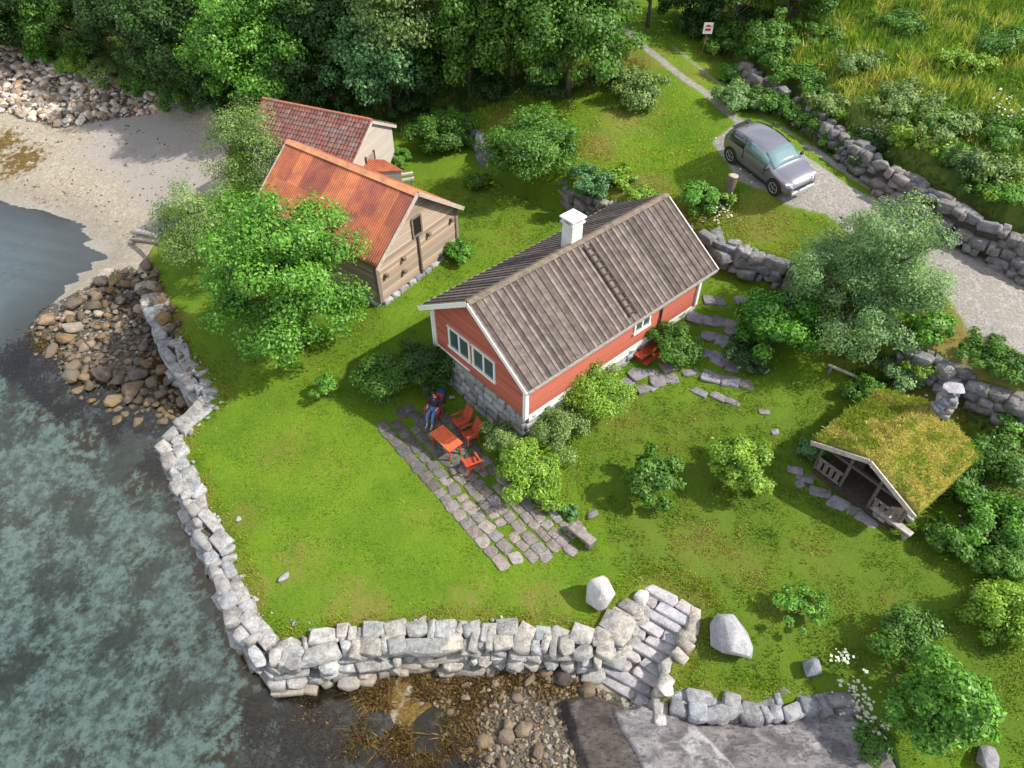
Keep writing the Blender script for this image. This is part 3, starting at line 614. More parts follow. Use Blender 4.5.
ch = MB(); ch.add([(5.45,-.07,7.66),(6.25,-.07,7.66),(6.25,.71,7.66),(5.45,.71,7.66),(5.45,-.07,7.72),(6.25,-.07,7.72),(6.25,.71,7.72),(5.45,.71,7.72),(5.6,.32,7.82),(6.1,.32,7.82)],
    [(3,2,1,0),(0,1,5,4),(1,2,6,5),(2,3,7,6),(3,0,4,7),(4,5,9,8),(6,7,8,9),(5,6,9),(7,4,8)]); ch.build('cap', M['white'], chim)
ld = MB()
for dx in (-.2, .2): ld.beam((6.15 + dx, -.3, 6.50), (6.15 + dx, -3.2, 4.56), .05, .06)
for k in range(11):
    y = -.45 - k * .265; ld.beam((5.93, y, 6.5 - .67 * (-y - .3) + .02), (6.37, y, 6.5 - .67 * (-y - .3) + .02), .05, .05)
ld.build('roof_ladder', M['dark'], house)
# foundation: coursed rubble masonry faces under the boards, plastered plinth along the garden side
rng = np.random.default_rng(11); rbf = RB()
for (a, b, nx_, ny_, zb) in (((.44, 2.80), (.44, -2.80), -1, 0, -.25), ((.5, -2.80), (11.05, -2.80), 0, -1, -.25), ((11.05, 2.8), (.5, 2.8), 0, 1, .4)):
    L = math.dist(a, b); ang = math.atan2(b[1] - a[1], b[0] - a[0]); z = zb; rows_ = 6; hgt = (2.13 - zb) / rows_
    for r_ in range(rows_):
        d = 0
        while d < L - .05:
            ln = min(rng.uniform(.35, .95), L - d); 
            if L - d - ln < .2: ln = L - d
            u = d + ln / 2; p = (a[0] + (b[0] - a[0]) * u / L, a[1] + (b[1] - a[1]) * u / L)
            o_ = -.10 + .022 * (rows_ - 1 - r_)
            rbf.add(rockV(rng, (ln * 1.06, .42, hgt * 1.12), 2, .8, ang + rng.normal(0, .03), .02, 6, .006), (p[0] + nx_ * o_, p[1] + ny_ * o_, z + hgt / 2), tint(rng, (.95, .97, 1.0), .25, .06))
            d += ln
        z += hgt
fo = rbf.build('foundation', M['stone'], house)
m = MB(); m.box((5.77, 0, .95), (10.4, 5.3, 2.35)); m.build('foundation_core', M['dark_fill'], fo)
m = MB(); m.box((5.9, -2.84, 2.02), (10.6, .12, .34)); m.build('plinth', M['plaster'], house)
m = MB(); m.box((.50, -2.78, 1.0), (.34, .34, 2.2)); 
st = thing('doorstep', 'red painted wooden doorstep against the garden wall of the red house', 'step', tuple(np.array([-1.686, 21.16, 0]) + np.array([7.7 * math.cos(HY) + 3.15 * math.sin(HY), 7.7 * math.sin(HY) - 3.15 * math.cos(HY), 1.35])), HY)
M['redwood'] = simple('red_stained_wood', (.40, .065, .03), (.29, .045, .022), 8, .55, .3, .01)
m = MB(); m.box((0, 0, .30), (1.5, .5, .05)); m.build('tread', M['redwood'], st)
m = MB(); m.box((0, -.38, .12), (1.5, .26, .05)); m.build('tread', M['redwood'], st)
for x in (-.65, .65): m = MB(); m.box((x, -.1, .0), (.06, .7, .2)); m.box((x, 0, .17), (.06, .46, .2)); m.build('side_frame', M['redwood'], st)

# --- rust-roofed barn
BY = R(144.43); BL = 8.6; barn = thing('log_barn', 'weathered log barn with a rusty orange sheet roof', 'barn', (-4.34, 29.48, 0), BY)
pal = [(1.0, .95, .9), (.9, .87, .85), (1.1, 1.1, 1.07), (.84, .82, .80), (1.18, 1.15, 1.12), (.95, .92, .92), (1.05, .95, .85)]
bw = gable_body(barn, .32, BL - .3, 2.95, 1.65, 3.92, .75, M['logs'], logs=(.165, pal), rng=np.random.default_rng(3), th=.16)
def sheet_roof(parent, L, hw, ze, zr, mat, rng, wave=.13, amp=.016, nl=2, cols=None, th=.03, name='roof', panelw=.82):
    sl = (zr - ze) / hw; Vs = []; Fs = []; cs = []; n0 = 0; nxs = int(L / wave * 6); X = np.linspace(0, L, nxs + 1)
    for s_ in (-1, 1):
        nrm = np.array([0, s_ * sl, 1]) / math.hypot(1, sl)
        ks = 14; T_ = np.linspace(0, 1, ks + 1); Z = amp * np.sin(X / wave * 2 * math.pi)
        P = np.stack([np.broadcast_to(X, (ks + 1, nxs + 1)), np.broadcast_to((s_ * hw * T_)[:, None], (ks + 1, nxs + 1)), zr - sl * hw * T_[:, None] + 0 * X], -1)
        P = P + nrm * (Z[None, :, None] + (np.floor(T_ * nl * .999)[:, None, None] % 2 * -.008) + .02)
        I = np.arange((ks + 1) * (nxs + 1)).reshape(ks + 1, nxs + 1) + n0
        q = np.stack([I[:-1, :-1], I[:-1, 1:], I[1:, 1:], I[1:, :-1]], -1).reshape(-1, 4); n0 += P.reshape(-1, 3).shape[0]
        pan = {}; 
        xi = ((X[:-1] + X[1:]) / 2 / panelw).astype(int); ti = np.minimum(((T_[:-1] + T_[1:]) / 2 * nl).astype(int), nl - 1)
        for a in range(ks):
            for b in range(nxs):
                k = (ti[a], xi[b])
                if k not in pan: c = cols[rng.integers(len(cols))]; j = rng.uniform(.8, 1.15); pan[k] = tuple(q_ * j for q_ in c)
                cs.append(pan[k])
        Vs.append(P.reshape(-1, 3)); Fs.append(q)
    o = npmesh(name, np.vstack(Vs), np.vstack(Fs), mat, parent, np.array(cs), True)
    m = o.modifiers.new('thick', 'SOLIDIFY'); m.thickness = th; m.offset = -1; return o
rcols = [(1.0, 1, 1), (.92, .9, .95), (1.08, 1.1, 1.1), (.85, .82, .95), (1.1, 1.2, 1.1), (1.0, .95, 1), (.74, .7, .95)]
br = sheet_roof(barn, BL, 3.16, 3.91, 6.28, M['rust'], np.random.default_rng(8), cols=rcols)
m = MB()
for s_ in (-1, 1): m.beam((-.02, s_ * .11, 6.28), (BL + .02, s_ * .11, 6.28), .26, .03, (1.5, 2.1, 2.2), up=(0, s_ * .75, 1))
m.build('ridge_cap', M['rust'], br)
for x in (-.04, BL + .04):
    for s_ in (-1, 1): m = MB(); m.beam((x, 0, 6.24), (x, s_ * 3.2, 3.84), .05, .2, (1.5, 1.4, 1.3)); m.build('bargeboard', M['greywood'], barn)
wf = MB()
for a, b in (((-.31, 3.9), (.31, 3.9)), ((-.31, 4.9), (.31, 4.9)), ((-.31, 3.9), (-.31, 4.9)), ((.31, 3.9), (.31, 4.9))): wf.beam((.27, a[0], a[1]), (.27, b[0], b[1]), .1, .07, (.6, .55, .5))
wo = wf.build('window', M['greywood'], barn); m = MB(); m.box((.285, 0, 4.4), (.02, .56, .92), col=(.15, .15, .15)); m.build('dark_panel', M['dark'], wo)  # near-black sheet stands in for the unlit inside of the barn
m = MB(); m.beam((.26, .0, 1.5), (.26, .02, 3.85), .14, .09, (.45, .38, .34)); m.build('centre_post', M['greywood'], barn)
for y, z in ((2.45, 3.0), (1.2, 3.22), (-.72, 3.56), (-2.5, 3.45), (1.25, 2.5)):
    m = MB(); m.beam((.10, y, z), (.5, y, z), .17, .17, (.6, .5, .42)); m.build('beam_end', M['greywood'], barn)
for y in (-2.95, 2.95):
    m = MB(); m.box((.34, y * .995, 2.85), (.2, .2, 2.4), col=(.7, .62, .55)); m.build('corner_post', M['greywood'], barn)
rng = np.random.default_rng(21); rbf = RB()
for a, b in (((.35, 2.9), (.35, -2.9)), ((.4, 2.9), (BL - .4, 2.9)), ((.4, -2.9), (BL - .4, -2.9))):
    L = math.dist(a, b); d = 0; ang = math.atan2(b[1] - a[1], b[0] - a[0])
    while d < L:
        ln = rng.uniform(.4, .8); u = min((d + ln / 2) / L, 1)
        for zz in (1.45, 1.1): rbf.add(rockV(rng, (ln, .45, .42), 2, .7, ang, .08), (a[0] + (b[0] - a[0]) * u, a[1] + (b[1] - a[1]) * u, zz), tint(rng, (1, 1, 1), .25))
        d += ln
rbf.build('foundation', M['stone'], barn)

# --- tile-roofed boathouse behind it
TY = R(157.8); TL = 7.1; tb = thing('tiled_barn', 'pale boarded barn with a mottled red clay tile roof behind the rusty one', 'barn', (-7.52, 37.31, 0), TY)
gable_body(tb, .15, TL - .15, 2.1, 1.7, 4.68, .56, M['palewood'])
rng = np.random.default_rng(31); mb = MB(); tw, thh = .20, .29; sl = .56; hw = 2.35; zr = 5.98
for s_ in (-1, 1):
    nrm = np.array([0, s_ * sl, 1]) / math.hypot(1, sl); along_ = np.array([0, s_, -sl]) / math.hypot(1, sl); Ls = hw * math.hypot(1, sl)
    for r_ in range(int(Ls / thh) + 1):
        for c_ in range(int(TL / tw)):
            t0, t1 = r_ * thh, min((r_ + 1) * thh + .04, Ls + .03)
            if rng.random() < .28: k = rng.uniform(.13, .21); col = (k, k * .70, k * .68)
            else: k = rng.uniform(.65, 1.15); col = (.19 * k, .078 * k, .065 * k)
            V_ = []
            prof = [(0, .02), (.25, .055), (.5, .05), (.75, .0), (1, .02)]
            for (q, hh) in prof: V_.append(np.array([c_ * tw + q * tw, 0, zr]) + along_ * t0 + nrm * (hh + .00))
            for (q, hh) in prof: V_.append(np.array([c_ * tw + q * tw, 0, zr]) + along_ * t1 + nrm * (hh + .03))
            mb.add(V_, [(i, i + 1, 6 + i, 5 + i) for i in range(4)], col)
    V_ = [np.array([0, 0, zr]), np.array([TL, 0, zr]), np.array([TL, 0, zr]) + along_ * Ls, np.array([0, 0, zr]) + along_ * Ls]
    mb.add([v - nrm * .01 for v in V_] + [v - nrm * .06 for v in V_], [(0,1,2,3), (7,6,5,4), (0,4,5,1), (1,5,6,2), (2,6,7,3), (3,7,4,0)], (.12, .08, .07))
tr_ = mb.build('roof', M['tile'], tb, fixn=False)
m = MB()
for k in range(int(TL / .35)): m.tube([(k * .35, 0, zr + .01), (k * .35 + .37, 0, zr + .03)], .1, 8, (.40 * rng.uniform(.7, 1.2), .15, .10))
m.build('ridge_tiles', M['tile'], tr_)
m = MB()
for s_ in (-1, 1): m.beam((.02, 0, 5.9), (.02, s_ * 2.4, 5.9 - .56 * 2.4), .05, .16, (1, 1, 1))
m.build('bargeboard', M['palewood'], tb)
m = MB(); m.box((.12, .55, 3.35), (.06, .8, 1.7), col=(.62, .55, .5)); dr = m.build('door', M['palewood'], tb)
m = MB()
for y in (.12, .98): m.box((.09, y, 3.4), (.08, .08, 1.85), col=(.45, .38, .32))
m.build('frame', M['greywood'], dr)
# lean-to between the barns
ln_ = thing('lean_to', 'small lean-to with a rust-orange sheet roof between the two barns', 'shed', (-8.0, 36.6, 2.0))
q = [at(346, 158, 4.05), at(384, 160, 4.05), at(403, 171, 3.75), at(361, 172, 3.75)]; q = [p - np.array([-8.0, 36.6, 2.0]) for p in q]
m = MB(); n_ = 26
for i in range(n_):
    a, b = i / n_, (i + 1) / n_; A_, B_, C_, D_ = [q[0] + (q[1] - q[0]) * a, q[0] + (q[1] - q[0]) * b, q[3] + (q[2] - q[3]) * b, q[3] + (q[2] - q[3]) * a]
    hh = [0, 0, .03] if i % 2 else [0, 0, 0]; V_ = [p + np.array(hh) for p in (A_, B_, C_, D_)]
    m.add(V_ + [p - np.array([0, 0, .05]) for p in V_], [(0,1,2,3), (7,6,5,4), (0,4,5,1), (1,5,6,2), (2,6,7,3), (3,7,4,0)], (1.15, 1.1, 1.1))
m.build('roof', M['rust'], ln_)
m = MB(); m.beam(q[3] + np.array([.05, .06, -.10]), q[2] + np.array([-.05, .06, -.10]), .05, .14); m.build('fascia', M['white'], ln_)
m = MB(); i0, i1, i2, i3 = [p * .93 + np.mean(q, axis=0) * .07 for p in q]
V_ = [np.array([*p[:2], 0.]) for p in (i0, i1, i2, i3)] + [p - np.array([0, 0, .08]) for p in (i0, i1, i2, i3)]
m.add(V_, [(0,1,5,4), (1,2,6,5), (2,3,7,6), (3,0,4,7)]); m.build('wall', M['palewood'], ln_)
rk = thing('pole_rack', 'pale wooden rails stacked on posts beside the lean-to', 'rack', tuple(ground_at(404, 183)))
b0 = np.array(rk.location)
for (a, b, z) in (((394, 176), (413, 173), 3.25), ((398, 181), (414, 178), 2.95)):
    m = MB(); m.beam(at(*a, z) - b0, at(*b, z) - b0, .14, .12); m.build('rail', M['palewood'], rk)
for a in ((399, 180), (411, 178)):
    p = at(*a, 2.9) - b0; m = MB(); m.beam((p[0], p[1] + .1, -.1), (p[0], p[1] + .1, 1.1), .1, .1); m.build('post', M['greywood'], rk)

# ------------------------------------------------------------------ turf-roofed hut
UY = R(38.0); HO = np.array([12.99, 16.34, 0]); hut = thing('turf_hut', 'small open log hut with a grassy turf roof and stone chimney', 'hut', tuple(HO), UY)
HL, HW, HZ, HE = 4.3, 2.11, 3.2, 2.25
hs = (HZ - HE) / HW
m = MB(); pal_d = (1, 1, 1); zb_ = .55
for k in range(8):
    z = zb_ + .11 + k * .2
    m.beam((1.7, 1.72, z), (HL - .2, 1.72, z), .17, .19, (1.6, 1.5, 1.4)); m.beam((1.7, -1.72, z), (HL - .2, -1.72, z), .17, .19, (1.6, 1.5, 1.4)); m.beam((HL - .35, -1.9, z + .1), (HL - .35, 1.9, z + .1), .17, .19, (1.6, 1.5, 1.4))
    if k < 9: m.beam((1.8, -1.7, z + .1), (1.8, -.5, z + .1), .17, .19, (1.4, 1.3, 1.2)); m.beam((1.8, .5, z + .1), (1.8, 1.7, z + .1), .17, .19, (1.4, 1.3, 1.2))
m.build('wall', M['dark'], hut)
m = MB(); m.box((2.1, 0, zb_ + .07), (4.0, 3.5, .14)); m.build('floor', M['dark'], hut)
for y in (-1.8, -.62, .62, 1.8):
    m = MB(); m.tube([(.35, y, .4), (.35, y, HZ - abs(y) * hs - .22)], .07, 8, (.5, .45, .4)); m.build('post', M['greywood'], hut)
m = MB(); m.beam((.35, -1.95, 2.05), (.35, 1.95, 2.05), .12, .12, (.35, .32, .3)); m.build('tie_beam', M['greywood'], hut)
for y0, y1 in ((-1.75, -.7), (.7, 1.75)):
    m = MB(); m.beam((.3, y0, 1.38), (.3, y1, 1.38), .07, .07); rl = m.build('railing', M['greywood'], hut); m = MB(); m.beam((.3, y0, .8), (.3, y1, .8), .07, .06); m.build('lower_rail', M['greywood'], rl)
    for k in range(4):
        y = y0 + .14 + k * .26; m = MB(); m.box((.25, y, 1.1), (.03, .17, .62), col=(.62, .58, .56)); m.build('slat', M['greywood'], rl)
for s_ in (-1, 1):
    m = MB(); m.beam((-.08, 0, HZ - .02), (-.08, s_ * (HW + .06), HE - .05), .06, .2, (1.5, 1.5, 1.5)); m.build('bargeboard', M['greywood'], hut)
    m = MB(); m.beam((-.05, s_ * (HW + .02), HE - .07), (HL, s_ * (HW + .02), HE - .07), .06, .12, (.6, .6, .6)); m.build('eave_log', M['greywood'], hut)
def mat_turf():
    t = NT('turf'); p = t.pos(); n1 = t.noise(2.2, 5, .65, p); n2 = t.noise(12, 5, .7, p)
    c = t.mix(t.ramp(n1, .38, .62), (.24, .19, .04), (.11, .14, .018)); c = t.mix(t.ramp(n2, .4, .65), c, (.34, .25, .07)); c = t.mix(t.ramp(t.noise(1.1, 3, .5, p), .55, .7), c, (.05, .10, .012))
    return t.done(t.bsdf(c, .9, n2, .9, .08, .1))
M['turf'] = mat_turf()
tx = np.linspace(-.02, HL + .05, 60); ty = np.linspace(-HW - .12, HW + .12, 60); TX, TYY = np.meshgrid(tx, ty)
ez = np.minimum(1, np.minimum(np.minimum(TX - tx[0], tx[-1] - TX), np.minimum(TYY - ty[0], ty[-1] - TYY)) / .22); ez = np.sqrt(np.clip(1 - (1 - ez) ** 2, 0, 1))
TZ = HZ - hs * np.sqrt(TYY ** 2 + .06) + .02 + ez * .20 + .36 * (fbm(TX, TYY, .55, 40) - .5) * ez
I = np.arange(3600).reshape(60, 60); q = np.stack([I[:-1, :-1], I[:-1, 1:], I[1:, 1:], I[1:, :-1]], -1).reshape(-1, 4)
tf = npmesh('roof', np.stack([TX, TYY, TZ], -1).reshape(-1, 3), q, M['turf'], hut, smooth=True); md = tf.modifiers.new('t', 'SOLIDIFY'); md.thickness = .12; md.offset = -1
rng = np.random.default_rng(77); rbf = RB()
for k in range(9):
    z = 2.75 + k * .17; 
    for a in range(3): rbf.add(rockV(rng, (.5, .3, .2), 2, .7, rng.uniform(0, 6.28), .05), (HL - .12 + rng.uniform(-.1, .1), -.25 + (a - 1) * .17, z), tint(rng, (.95, .95, 1), .25))
chh = rbf.build('chimney', M['slate'], hut)
rbf = RB(); rbf.add(rockV(rng, (.85, .75, .12), 2, .2, 0, .03), (HL - .12, -.25, 4.52), (1.2, 1.2, 1.25))
for a in ((.2, .15), (-.2, .15), (0, -.22)): rbf.add(rockV(rng, (.14, .14, .22), 1, .6, 0, .03), (HL - .12 + a[0], -.25 + a[1], 4.36), (1, 1, 1))
rbf.build('cap', M['slate'], chh)
# turf blades, a layer of grass growing on the roof
def blades(name, P, h, wd, cols, mat, rng, lean=.5, parent=None, label=None, nseg=1, kind='stuff', loc=(0, 0, 0)):
    """P (n,3) roots; h,wd (n,), cols (n,3)"""
    n = len(P); a = rng.uniform(0, 6.283, n); side = np.stack([np.cos(a), np.sin(a), 0 * a], 1) * (wd / 2)[:, None]
    b = rng.uniform(0, 6.283, n); ln = np.abs(rng.normal(0, lean, n)); tip = P + np.stack([np.cos(b) * ln * h, np.sin(b) * ln * h, h * np.sqrt(np.clip(1 - ln ** 2 * .6, .15, 1))], 1)
    mid = (P * .45 + tip * .55) + np.array([0, 0, 1]) * (h * .10)[:, None]
    V_ = np.stack([P - side, P + side, mid + side * .8, tip, mid - side * .8], 1).reshape(-1, 3)
    Fs = np.arange(n * 5).reshape(n, 5)
    o = npmesh(name, V_ - np.array(loc), Fs, mat, parent, cols)
    if not parent: tag(o, label, 'grass', kind=kind)
    return o
n = 22000; lx = rng.uniform(-.05, HL + .05, n); ly = rng.uniform(-HW - .12, HW + .12, n)
ix = np.clip(((lx - tx[0]) / (tx[-1] - tx[0]) * 59).astype(int), 0, 59); iy = np.clip(((ly - ty[0]) / (ty[-1] - ty[0]) * 59).astype(int), 0, 59)
gn = vnoise(lx, ly, .6, 3); k = rng.random(n)[:, None]
cc = np.where((gn[:, None] + .25 * k < .55), np.array([[.42, .38, .12]]) * (.6 + k), np.array([[.22, .30, .03]]) * (.6 + .8 * k))
o = blades('turf_grass', np.stack([lx, ly, TZ[iy, ix] - .02], 1), rng.uniform(.04, .19, n), rng.uniform(.012, .035, n), cc, M['grass'], rng, .7, parent=hut); o['kind'] = 'stuff'
bn = thing('plank_bench', 'weathered grey plank lying in front of the turf hut, right of its doorway', 'bench', tuple(ground_at(893, 530)))
b0 = np.array(bn.location); m = MB(); A_, B_ = at(874, 507, b0[2] + .42), at(912, 535, b0[2] + .42)
m.beam(A_ - b0, B_ - b0, .26, .07, (1.3, 1.3, 1.35)); m.build('seat', M['greywood'], bn)
for k in (.12, .88):
    p = A_ + (B_ - A_) * k - b0; m = MB(); m.box((p[0], p[1], .18), (.16, .2, .42)); m.build('leg', M['greywood'], bn)

# ------------------------------------------------------------------ stone steps, bedrock, patio, paths
st0, st1 = at(672, 600, -.02), at(624, 690, -1.25); sdir = (at(697, 613, 0) - at(655, 590, 0)); sl_len = np.linalg.norm(sdir[:2]); sdir = sdir / np.linalg.norm(sdir)
steps = thing('stone_steps', 'flight of uneven grey stone steps descending through the sea wall', 'steps', tuple(at(650, 650, -1.3)))
rng = np.random.default_rng(41); b0 = np.array(steps.location); ang = math.atan2(sdir[1], sdir[0]); NS = 10
run = np.linalg.norm((st1 - st0)[:2]) / (NS - 1)
for i in range(NS):
    c = st0 + (st1 - st0) * i / (NS - 1); wl = sl_len * (1.0 + .25 * rng.random()) * 1.05; cut = rng.uniform(.3, .7) if i % 3 != 2 else 1
    segs = [(0, cut), (cut, 1)] if cut < 1 else [(0, 1)]
    for a, b in segs:
        ln = wl * (b - a); cc_ = c + sdir * (wl * ((a + b) / 2 - .5)); r1 = RB()
        r1.add(rockV(rng, (ln * 1.06, run * 1.3, .32), 3, .8, ang + rng.normal(0, .07), .04, 6, .008), cc_ - b0 + np.array([0, 0, -.10]), tint(rng, (1.25, 1.22, 1.18), .18, .05)); r1.build('step', M['slate'], steps)
rb2 = RB()   # rubble beneath the flight
for i in range(26):
    c = st0 + (st1 - st0) * rng.random() + sdir * rng.uniform(-.9, .9); rb2.add(rockV(rng, (.7, .6, .5), 2, .6), c - b0 + np.array([0, 0, -.48]), tint(rng, (.8, .8, .8), .2))
rb2.build('bedding', M['slate'], steps)

def mat_bedrock():
    t = NT('bedrock'); p = t.pos(); mp = t.n('Mapping', {0: p, 2: (0, 0, R(38)), 3: (1, 2.6, 1)}); n1 = t.noise(.9, 7, .7, mp.outputs[0], .8); n2 = t.noise(5, 6, .7, mp.outputs[0]); n3 = t.noise(1.1, 4, .6, p)
    c = t.mix(t.ramp(n1, .38, .62), (.095, .088, .088), (.20, .19, .19)); c = t.mix(t.math('MULTIPLY', t.ramp(n3, .54, .66), .7), c, (.34, .335, .335)); c = t.mix(t.math('MULTIPLY', t.ramp(n2, .52, .64), .8), c, (.055, .048, .045))
    c = t.mix(1.0, c, t.attr('Col').outputs[0], 'MULTIPLY')
    return t.done(t.bsdf(c, .75, t.math('ADD', n2, n1), .9, .10, .3))
M['bedrock'] = mat_bedrock()
def slab(name, label, px, z, thick, tilt=(0, 0), col=(1, 1, 1), step=.07, seed=0):
    P = np.array([at(a, b, z)[:2] for a, b in px]); lo, hi = P.min(0) - .1, P.max(0) + .1; X, Y = np.meshgrid(np.arange(lo[0], hi[0], step), np.arange(lo[1], hi[1], step))
    jx = .5 * (fbm(X, Y, 1.1, seed) - .5); sdv = sdist(P, X + jx, Y - jx); c = P.mean(0); dx, dy = X - c[0], Y - c[1]
    u = dx * math.cos(R(-38)) + dy * math.sin(R(-38)); v = -dx * math.sin(R(-38)) + dy * math.cos(R(-38))
    lay = np.floor((v * .9 + .25 * fbm(X, Y, 2, seed + 3)) * 3) / 3 * .22
    Z = z + tilt[0] * dx + tilt[1] * dy + .10 * (fbm(u, v * 4, 1.2, seed + 5) - .5) + lay * .5 - (1 - sm(sdv, -.04, .34)) * thick
    ok = (sdv[:-1, :-1] > -.1) & (sdv[1:, 1:] > -.1); I = np.arange(X.size).reshape(X.shape); q = np.stack([I[:-1, :-1], I[:-1, 1:], I[1:, 1:], I[1:, :-1]], -1)[ok]
    o = npmesh(name, np.stack([X, Y, Z], -1).reshape(-1, 3), q, M['bedrock'], None, np.tile(np.array([col]), (len(q), 1)), True); tag(o, label, 'rock', kind='structure')
slab('bedrock', 'dark brown smooth bedrock slab at the foot of the steps', [(556,694),(590,690),(622,703),(655,768),(685,860),(610,860),(585,790),(570,740)], -1.05, .5, (.02, .05), (.42, .37, .33), seed=1)
slab('bedrock', 'pale streaked bedrock ledge below the steps', [(604,706),(640,700),(690,712),(730,752),(770,800),(800,870),(660,860),(645,790),(622,745)], -.80, .6, (.02, .05), (1.2, 1.2, 1.22), seed=2)
slab('bedrock', 'purple-grey layered bedrock below the garden wall', [(668,712),(720,712),(790,712),(850,712),(886,742),(905,775),(960,880),(790,880),(750,800),(708,752)], -.85, .6, (.03, .05), (1.02, 1.0, 1.02), seed=3)

# patio: irregular square setts
p0, p1 = at(375, 425, .05), at(503, 573, .05); pd = (p1 - p0)[:2]; pa = math.atan2(pd[1], pd[0]); polyP = np.array([at(*q, .05)[:2] for q in [(374,424),(408,404),(440,400),(470,425),(500,470),(545,500),(588,528),(574,552),(503,574)]])
rng = np.random.default_rng(51); rbp = RB(); ex, ey = np.array([math.cos(pa), math.sin(pa)]), np.array([-math.sin(pa), math.cos(pa)])
v = .22
while v < 6:
    hv = rng.uniform(.38, .54); u = -1 + rng.uniform(0, .3)
    while u < 12:
        ln = rng.uniform(.38, .70); c = p0[:2] + ex * (u + ln / 2) + ey * v
        if sdist(polyP, c[0], c[1]) > .12 and rng.random() > .07:
            lit_end = u > 4.0; k = rng.uniform(.8, 1.2); z = gz(*c)
            base = (1.12, 1.05, 1.02) if lit_end else (.62, .60, .60)  # setts by the house darker: its shade mixed into the gravelly stone colour
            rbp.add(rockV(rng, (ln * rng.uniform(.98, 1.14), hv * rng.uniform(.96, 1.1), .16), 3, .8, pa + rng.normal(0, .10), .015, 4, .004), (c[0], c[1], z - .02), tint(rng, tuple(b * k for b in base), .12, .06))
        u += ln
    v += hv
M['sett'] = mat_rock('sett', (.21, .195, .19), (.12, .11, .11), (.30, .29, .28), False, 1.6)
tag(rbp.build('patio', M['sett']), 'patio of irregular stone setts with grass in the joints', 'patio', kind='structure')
rbp = RB()
for px, py, a, b, r_ in [(640,372,1.3,.9,.5),(660,378,1.2,1,.2),(645,388,1.0,.6,.4),(628,382,.8,.6,.7),(668,366,.9,.7,0),(700,318,1.4,.9,-.4),(722,322,1.2,.8,-.3),(712,336,1.3,.8,-.5),(735,332,1.1,.8,-.4),
      (706,352,1.2,.7,-.5),(722,362,1.3,.7,-.6),(730,345,1.0,.6,-.4),(716,376,1.6,.9,-.3),(738,382,1.0,.7,-.3),(700,392,.9,.4,-.4),(722,398,1.3,.45,-.5),(745,300,1.2,.8,.1),(690,372,.8,.5,.2),(712,300,1.0,.7,-.2),
      (764,412,.5,.3,0),(775,432,.4,.3,0),(795,470,.7,.4,-.4),(806,478,.8,.5,-.5),(820,492,.9,.6,-.5),(842,506,1.3,.7,-.6),(866,520,.9,.5,-.6),(800,484,.5,.4,0),(882,505,.8,.6,0),(690,300,.9,.6,-.2),(668,330,1.2,.7,.6),(680,345,1.0,.6,.3)]:
    p = ground_at(px, py)
    for q_ in range(2 if a > .9 else 1): rbp.add(rockV(rng, (a * (.62 if a > .9 else 1), b, .20), 3, .75, r_ + rng.normal(0, .15), .03, 9, .008), (p[0] + (q_ - .25) * (a * .5 if a > .9 else 0) * math.cos(r_), p[1] + (q_ - .25) * (a * .5 if a > .9 else 0) * math.sin(r_), p[2] - .04), tint(rng, (.72, .68, .70), .2, .06))
tag(rbp.build('stone_path', M['slate']), 'scattered grey flagstones in the grass beside the house and hut', 'path', kind='structure')

def rock(px, py, size, label, mat='boulder', name='boulder', col=(1, 1, 1), seed=0, rz=None, sink=.12, lvl=4, blocky=.3, group=None, tilt=.15, npl=14, cat='boulder'):
    p = ground_at(px, py) if py is not None else px
    rng = np.random.default_rng(seed); V_, Fs = rockV(rng, size, lvl, blocky, rz, tilt, npl, .006 if lvl < 4 else .003)
    lo = V_[:, 2].min(); V_ = V_ - np.array([0, 0, lo + sink * size[2]])
    o = npmesh(name, V_, Fs, M[mat], None, np.tile(np.array([col]), (len(Fs), 1)), smooth=False); o.location = tuple(p); return tag(o, label, cat, group)
rock(599, 600, (1.15, 1.0, 1.6), 'tall white boulder on the lawn beside the top of the steps', seed=5, rz=.9, col=(1.08, 1.06, 1.04), lvl=3)
rock(728, 643, (1.75, 1.4, 1.25), 'broad pale grey boulder on the grass right of the steps', seed=9, rz=-.7, col=(.74, .75, .80), lvl=3)
rock(640, 602, (.75, .7, .7), 'round white stone at the top left of the steps', seed=12, rz=.3, col=(1.05, 1.05, 1.05), lvl=3)
rock(665, 690, (.6, .55, .35), 'small pale stone capping the kerb below the steps', seed=13, col=(1, .97, .93), lvl=3)
rock(810, 672, (.8, .6, .8), 'dark bluish boulder at the right end of the garden wall', seed=14, col=(.45, .48, .56), lvl=3, name='boulder')
rock(758, 372, (1.0, .6, .4), 'flat grey boulder at the foot of the dark bush', seed=15, rz=-.5, col=(.55, .56, .6), lvl=3)
rock(835, 765, (.9, .6, .4), 'rounded grey stone at the bottom edge among white flowers', seed=16, col=(.6, .58, .6), lvl=3)
rock(985, 762, (.9, .8, .5), 'grey stone beside the leafy tree in the bottom right corner', seed=17, col=(.5, .5, .55), lvl=3)
rock(880, 520, (.35, .3, .25), 'small whitish stone under the plank by the hut', seed=18, col=(.8, .8, .8), lvl=2, cat='stone', name='stone')
rock(908, 521, (.45, .35, .4), 'white stone under the right corner of the hut roof', seed=19, col=(.9, .9, .92), lvl=2, cat='stone', name='stone')
rock(284, 578, (.5, .28, .18), 'small grey stone lying in the grass near the sea wall corner', seed=20, col=(.6, .6, .65), lvl=2, cat='stone', name='stone')
rock(452, 398, (.35, .25, .2), 'small pale stone beside the blue barrel', seed=22, col=(.8, .8, .8), lvl=2, cat='stone', name='stone')
rock(592, 515, (.6, .5, .1), 'flat round stone in the lawn above the stone bench', seed=23, col=(.42, .40, .38), lvl=3, cat='stone', name='stone')
